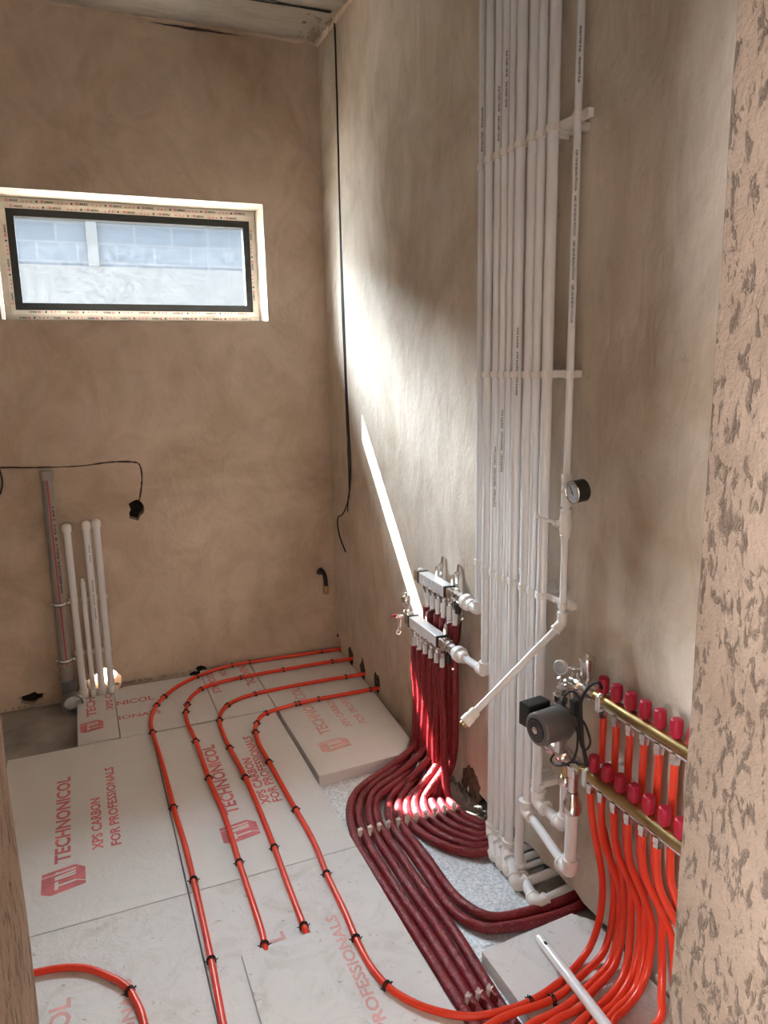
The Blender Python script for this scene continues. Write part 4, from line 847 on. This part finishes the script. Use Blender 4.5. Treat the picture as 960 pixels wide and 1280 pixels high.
MB().tube([tc_, (XU - .02, 1.645, ZU + .05), (XU - .004, 1.60, ZU + .058)], .006, 10).tube([(XU - .05, 1.655, ZU + .02), (XU - .03, 1.65, ZU - .01), (XU, 1.64, ZU - .01)], .005, 8).build('thermometer_stem', 'chrome', t)
t = thing('nickel_valve', 'big nickel valve body under the pump, feeding the lower brass manifold', 'valve', (XL, 1.62, ZL - .02))
m = MB().lathe((XL, 1.545, ZL), (0, 1, 0), [(-.014, .020), (-.004, .023), (.018, .024), (.022, .021), (.05, .021), (.055, .026), (.085, .026), (.09, .0225), (.125, .0225), (.13, .027), (.150, .027), (.156, .020)], 14)
m.build('valve_body', 'chrome', t)
MB().lathe((1.212, 1.562, ZL), (0, 0, -1), [(0, .019), (.03, .019), (.034, .015), (.08, .015)], 14).build('branch', 'chrome', t)
MB().lathe((1.245, 1.65, ZL), (.1, 0, -1), [(0, .016), (.055, .014)], 12).build('branch', 'chrome', t)
# mains lead of the pump, coiled and hung
c1 = [Vector(p) for p in [(1.2, 1.6113, 0.5633), (1.2, 1.6553, 0.5027), (1.2, 1.6087, 0.5094), (1.2, 1.5446, 0.5653), (1.2, 1.5348, 0.6497), (1.2, 1.5717, 0.6683), (1.19, 1.5859, 0.7122), (1.19, 1.5801, 0.7434), (1.19, 1.5489, 0.7661), (1.19, 1.5205, 0.7595), (1.19, 1.5118, 0.7261), (1.18, 1.4897, 0.6874), (1.18, 1.4839, 0.6437), (1.18, 1.4684, 0.6095), (1.18, 1.4606, 0.5903)]]
o = MB().tube(relax(cat_pts(c1, 7), 2), .0033, 10).build('power_lead', 'rubber'); tag(o, 'black power lead looping below the pump', 'cable')
c2_ = [Vector(p) for p in [(1.2, 1.492, 0.5688), (1.2, 1.5124, 0.6249), (1.2, 1.5298, 0.6877), (1.2, 1.5228, 0.7495), (1.2, 1.4917, 0.8018), (1.2, 1.4571, 0.8273), (1.22, 1.4678, 0.8034)]]
o = MB().tube(relax(cat_pts(c2_, 7), 2), .0042, 10).build('power_lead', 'rubber'); tag(o, 'thicker black lead arching over the end of the upper brass manifold', 'cable')
c3 = [Vector(p) for p in [(1.19, 1.5332, 0.7353), (1.19, 1.5177, 0.7072), (1.19, 1.493, 0.6953), (1.19, 1.4711, 0.6663), (1.19, 1.4698, 0.6438), (1.19, 1.4888, 0.6202), (1.19, 1.5066, 0.6301), (1.19, 1.5233, 0.6811), (1.19, 1.536, 0.7224), (1.19, 1.5542, 0.7308)]]
o = MB().tube(relax(cat_pts(c3, 7), 2), .0033, 10).build('power_lead', 'rubber'); tag(o, 'black lead hanging in a long loop right of the pump', 'cable')
m = MB().obox(Vector([(1.195, 1.5391, 0.7223)][0]), (0, 1, 0), (1, 0, 0), (0, .1, 1), .012, .014, .022); tag(m.build('power_plug', 'rubber', None, bevel=.004), 'black plug bundled with the leads behind the pump', 'plug')

# loose white pipe on the foam block
o = thing('loose_pipe', 'loose white pipe lying across the foam block and orange sweeps', 'pipe', (1.09, 1.25, .04))
pa, pb = Vector((1.103, 1.548, .0185)), Vector((1.060, 1.02, .052))
MB().tube([pa, pa * .5 + pb * .5, pb], .0145, 20).build('pipe_length', 'white', o)
MB().obox(pa + (pb - pa) * .07 + Vector((-.003, 0, .0148)), (0, 1, -.06), (1, 0, 0), (0, 0, 1), .006, .004, .0006).build('print_mark', 'ink', o)

# ------------------------------------------------------------------ drain and capped pipes on the back wall
YD = 3.92
t = thing('drain_pipe', 'grey drain pipe with a red stripe and an open tee at the floor', 'drain pipe', (-.152, YD, ZF))
MB().tube([(-.150, YD, 1.165), (-.153, YD, .16)], .0265, 24).build('pipe_length', 'grey_pipe', t)
MB().lathe((-.150, YD, 1.13), (0, 0, 1), [(0, .0268), (.004, .0295), (.045, .0295), (.047, .0265)], 24).build('socket', 'grey_pipe', t)
MB().obox((-.150 + .002, YD - .0268, .66), (0, 0, 1), (1, 0, 0), (0, -1, 0), .5, .0035, .0006).build('red_stripe', 'stripe', t)
m = MB(); text(m, 'SINIKON 50x1.8 EN 1451', (-.131, YD - .0225, .56), (0, 0, .44), (-.009, -.006, 0), .02); m.build('pipe_print', 'ink', t)
MB().lathe((-.153, YD, .06), (0, 0, 1), [(0, .029), (.075, .029), (.080, .032), (.115, .032), (.118, .0275), (.14, .0275)], 24).build('coupling', 'grey_pipe', t)
m = MB(); m.lathe((-.153, YD, -.045), (0, 0, 1), [(0, .034), (.12, .034), (.125, .037), (.14, .037)], 26, cap=True)
ta = Vector((.12, -1, .0)).normalized(); tp = Vector((-.150, YD, .006))
m.lathe(tp, ta, [(.01, .034), (.06, .038), (.066, .050), (.125, .050), (.125, .043), (.07, .043), (.03, .034)], 28, cap=False)
m.build('tee', 'grey_drain', t)
MB().ring(tp + ta * .112, ta, .0435, .003, 26, 6).build('seal_ring', 'rubber', t)
MB().lathe(tp, ta, [(.075, .0425), (.076, .0425)], 26).build('tee_inner_sheen', 'steel', t)  # pale steel disc stands in for daylight reflected inside the tee
for zz in (.501, .202):
    m = MB().ring((-.152, YD, zz + .008), (0, 0, 1), .0285, .0022, 26, 6).ring((-.152, YD, zz - .008), (0, 0, 1), .0285, .0022, 26, 6)
    h = MB().lathe((-.152, YD, zz - .010), (0, 0, 1), [(0, .0272), (0, .0285), (.02, .0285), (.02, .0272)], 24, cap=False)
    c = thing('pipe_clamp', 'metal pipe clamp with rubber bands on the grey drain, %s one' % ('upper' if zz > .4 else 'lower'), 'pipe clamp', (-.152, YD, zz), 'clamps on the grey drain')
    h.build('band', 'steel', c); m.build('rubber_edge', 'rubber', c)
    MB().lathe((-.182, YD, zz), (-1, 0, 0), [(0, .005), (.010, .005), (.010, .008), (.016, .008)], 8).lathe((-.122, YD, zz), (1, 0, 0), [(0, .005), (.010, .005), (.010, .008), (.016, .008)], 8).tube([(-.152, YD + .027, zz), (-.152, YB, zz)], .004, 8).build('clamp_screw', 'chrome', c)
for (xa, zt, r, cap, wh) in ((-.084, .90, .0175, 1, 'leftmost of the four white floor pipes, with a rounded cap'), (-.036, .60, .0125, 0, 'short slim white floor pipe without a cap'), (.006, .905, .0175, 1, 'third white floor pipe, with black print below its cap'), (.053, .912, .0175, 1, 'rightmost of the four white floor pipes')):
    t = thing('capped_pipe', wh, 'pipe', (xa, YD, ZF), 'white pipes standing by the grey drain')
    MB().tube([(xa, YD, ZF), (xa, YD, zt - (.02 if cap else 0))], r, 18).build('pipe_length', 'white', t)
    MB().lathe((xa, YD, -.025), (0, 0, 1), [(0, r * 1.32), (.048, r * 1.32), (.05, r * 1.1)], 18).build('floor_socket', 'fitting', t)
    if cap: MB().lathe((xa, YD, zt - .035), (0, 0, 1), [(0, r * 1.1), (.001, r * 1.3), (.026, r * 1.3), (.034, r * 1.12), (.040, r * .7), (.042, r * .2)], 20).build('pipe_cap', 'fitting', t)
    else: MB().lathe((xa, YD, zt), (0, 0, 1), [(0, r * .7), (.014, r * .6), (.016, r * .3)], 14).build('pipe_plug', 'fitting', t)
    if 'third' in wh: pprint(t, xa, YD, .70, .84, r, 'PP-R 32x5.4', (.25, -1, 0)); pprint(t, xa, YD, .40, .66, r, 'PN20 EN ISO 15874', (.25, -1, 0))
k = 0
for zz, rw in ((.508, 'upper'), (.226, 'lower')):
    for xa, r, wh in ((-.084, .0175, 'leftmost'), (-.036, .0125, 'slim'), (.006, .0175, 'third'), (.053, .0175, 'rightmost')):
        m = MB().box((xa - .010, YD + r - .001, zz - .010), (xa + .010, YB - .0005, zz + .010))
        for sg in (-1, 1): m.box((xa + sg * (r + .0005) - (.004 if sg < 0 else 0), YD - .006, zz - .009), (xa + sg * (r + .0005) + (.004 if sg > 0 else 0), YD + r + .004, zz + .009))
        m.box((xa - r - .004, YD + r - .001, zz - .009), (xa + r + .004, YD + r + .004, zz + .009))
        tag(m.build('pipe_bracket', 'fitting', None), 'white clip of the %s row on the %s white floor pipe' % (rw, wh), 'pipe clip', 'clips of the white floor pipes')

# pipe stub on the back wall near the corner
t = thing('wall_spout', 'bent dark pipe stub with a brass end on the back wall by the corner', 'pipe', (1.25, YB, .36))
MB().tube(relax(cat_pts([(1.238, YB + .01, .478), (1.238, YB - .02, .492), (1.242, YB - .040, .488), (1.252, YB - .05, .46), (1.256, YB - .05, .40)], 6), 2), .0125, 14).build('pipe_bend', 'rubber', t)
MB().lathe((1.256, YB - .05, .405), (0, 0, -1), [(0, .014), (.006, .016), (.022, .016), (.024, .014), (.044, .0145), (.05, .011)], 10).build('brass_fitting', 'brass', t)
m = blob(1.238, .484, .024, .024, YB - .002, YB + .001, 10, 4); tag(m.build('trim_5', 'groove', None, (0, 0, 0)), kind='structure')
# cables
cw = [(1.3225, 3.706, 3.2619), (1.3225, 3.7002, 3.0081), (1.3225, 3.7033, 2.6477), (1.3225, 3.7005, 2.2714), (1.3225, 3.6854, 1.8794), (1.3225, 3.6754, 1.5562), (1.3225, 3.6466, 1.2254), (1.315, 3.633, 1.058), (1.315, 3.6937, 0.9191), (1.315, 3.7771, 0.8469), (1.315, 3.8463, 0.8208), (1.3, 3.8199, 0.7861), (1.3, 3.7859, 0.7155), (1.3, 3.6993, 0.6531)]
cw = [cw[0]] + cw
cw = cw[1:]; o = MB().tube(relax(cat_pts(cw, 6), 1), .0042, 8).build('wall_cable', 'rubber'); tag(o, 'dark cable running down the right wall by the corner to a loose end', 'cable')
cw2 = [(1.321, 3.6935, 2.9703), (1.321, 3.7036, 2.4616), (1.321, 3.7056, 1.8806), (1.321, 3.6724, 1.3911), (1.312, 3.6371, 1.0576), (1.312, 3.6634, 0.9591), (1.312, 3.6825, 0.8774)]
o = MB().tube(relax(cat_pts(cw2, 6), 1), .003, 8).build('wall_cable', 'rubber'); tag(o, 'second thinner cable beside the first, ending in a taped tip', 'cable')
cc_ = [(1.2758, 3.6153, 3.264), (1.1451, 3.6177, 3.264), (0.9968, 3.6238, 3.264), (0.8174, 3.6312, 3.264), (0.5114, 3.6544, 3.264)]
o = MB().tube(cat_pts(cc_, 4), .004, 8).build('ceiling_cable', 'rubber'); tag(o, 'dark cable along the ceiling into the corner', 'cable')
cc2 = [(1.2698, 3.621, 3.262), (1.1062, 3.6147, 3.262), (0.9521, 3.5918, 3.262), (0.77, 3.5681, 3.262)]
o = MB().tube(cat_pts(cc2, 4), .0025, 8).build('ceiling_cable', 'rubber'); tag(o, 'thin wire beside the ceiling cable', 'cable')
# wire ends at the far left of the back wall
wl = [(-0.3658, 3.965, 1.2371), (-0.349, 3.965, 1.1702), (-0.3475, 3.965, 1.1195), (-0.3631, 3.965, 1.0699), (-0.3709, 3.965, 1.094), (-0.3761, 3.965, 1.1411)]
o = MB().tube(relax(cat_pts(wl, 6), 1), .004, 8).build('wire_end', 'rubber'); tag(o, 'short black wire end poking from the chase left of the grey drain', 'cable')
# ragged plaster along the top of the back wall and in the ceiling corner
rg = MB(); P = [(x_ * .02 - 1.2, YB - .001, ZC + .001) for x_ in range(127)]
rg.tube(P, .01, 8, rfun=lambda t, i: .009 + .011 * abs(noise.noise(Vector((i * .13, 2, 1)))) + .005 * noise.noise(Vector((i * .6, 5, 1))), smooth=False)
P = [(XW + .001, 3.98 - k * .02, ZC + .001) for k in range(40)]
rg.tube(P, .01, 8, rfun=lambda t, i: .020 - .010 * t + .010 * noise.noise(Vector((i * .5, 8, 1))), smooth=False)
rnd = random.Random(3)
for k in range(60):
    a_ = rnd.uniform(0, .16); b__ = rnd.uniform(0, .3); s_ = rnd.uniform(.004, .013)
    rg.obox((XW - a_ * rnd.random() - .004, YB - b__, ZC - s_ * .3), Vector((rnd.random(), rnd.random(), .3)).normalized(), (0, 1, 0), (0, 0, 1), s_, s_ * .8, s_ * .5)
tag(rg.build('trim_7', 'plaster', None, (0, 0, 0)), kind='structure')
ck = MB(); P = [(.50 + k * .02, YB - .004, ZC - .020 - .004 * noise.noise(Vector((k * .4, 1, 1)))) for k in range(22)]
ck.tube(P, .006, 6, rfun=lambda t, i: .0055 * (1 - abs(2 * t - 1)) + .001); tag(ck.build('trim_8', 'groove', None, (0, 0, 0)), kind='structure')
# plaster crumbs along the wall foot, behind the burgundy pipes
rub = MB(); rnd = random.Random(12)
for k in range(150):
    y = rnd.uniform(1.95, 2.62); x = 1.322 - abs(rnd.gauss(0, .012)); s_ = rnd.uniform(.003, .010); z = ZF + s_ * .5
    rub.obox((x, y, z), Vector((rnd.random(), rnd.random(), rnd.random())).normalized(), (0, 1, 0), (0, 0, 1), s_, s_ * .7, s_ * .6)
for k in range(110):
    x = rnd.uniform(-.55, 1.2); s_ = rnd.uniform(.003, .008)
    rub.obox((x, 3.977 - abs(rnd.gauss(0, .006)), ZF + .012 if x < -.2 else .004), (1, 0, 0), (0, 1, 0), (0, 0, 1), s_, s_ * .8, s_ * .7)
o = rub.build('plaster_crumbs', 'concrete'); tag(o, 'crumbled plaster scattered along the foot of the walls', 'rubble', kind='stuff')
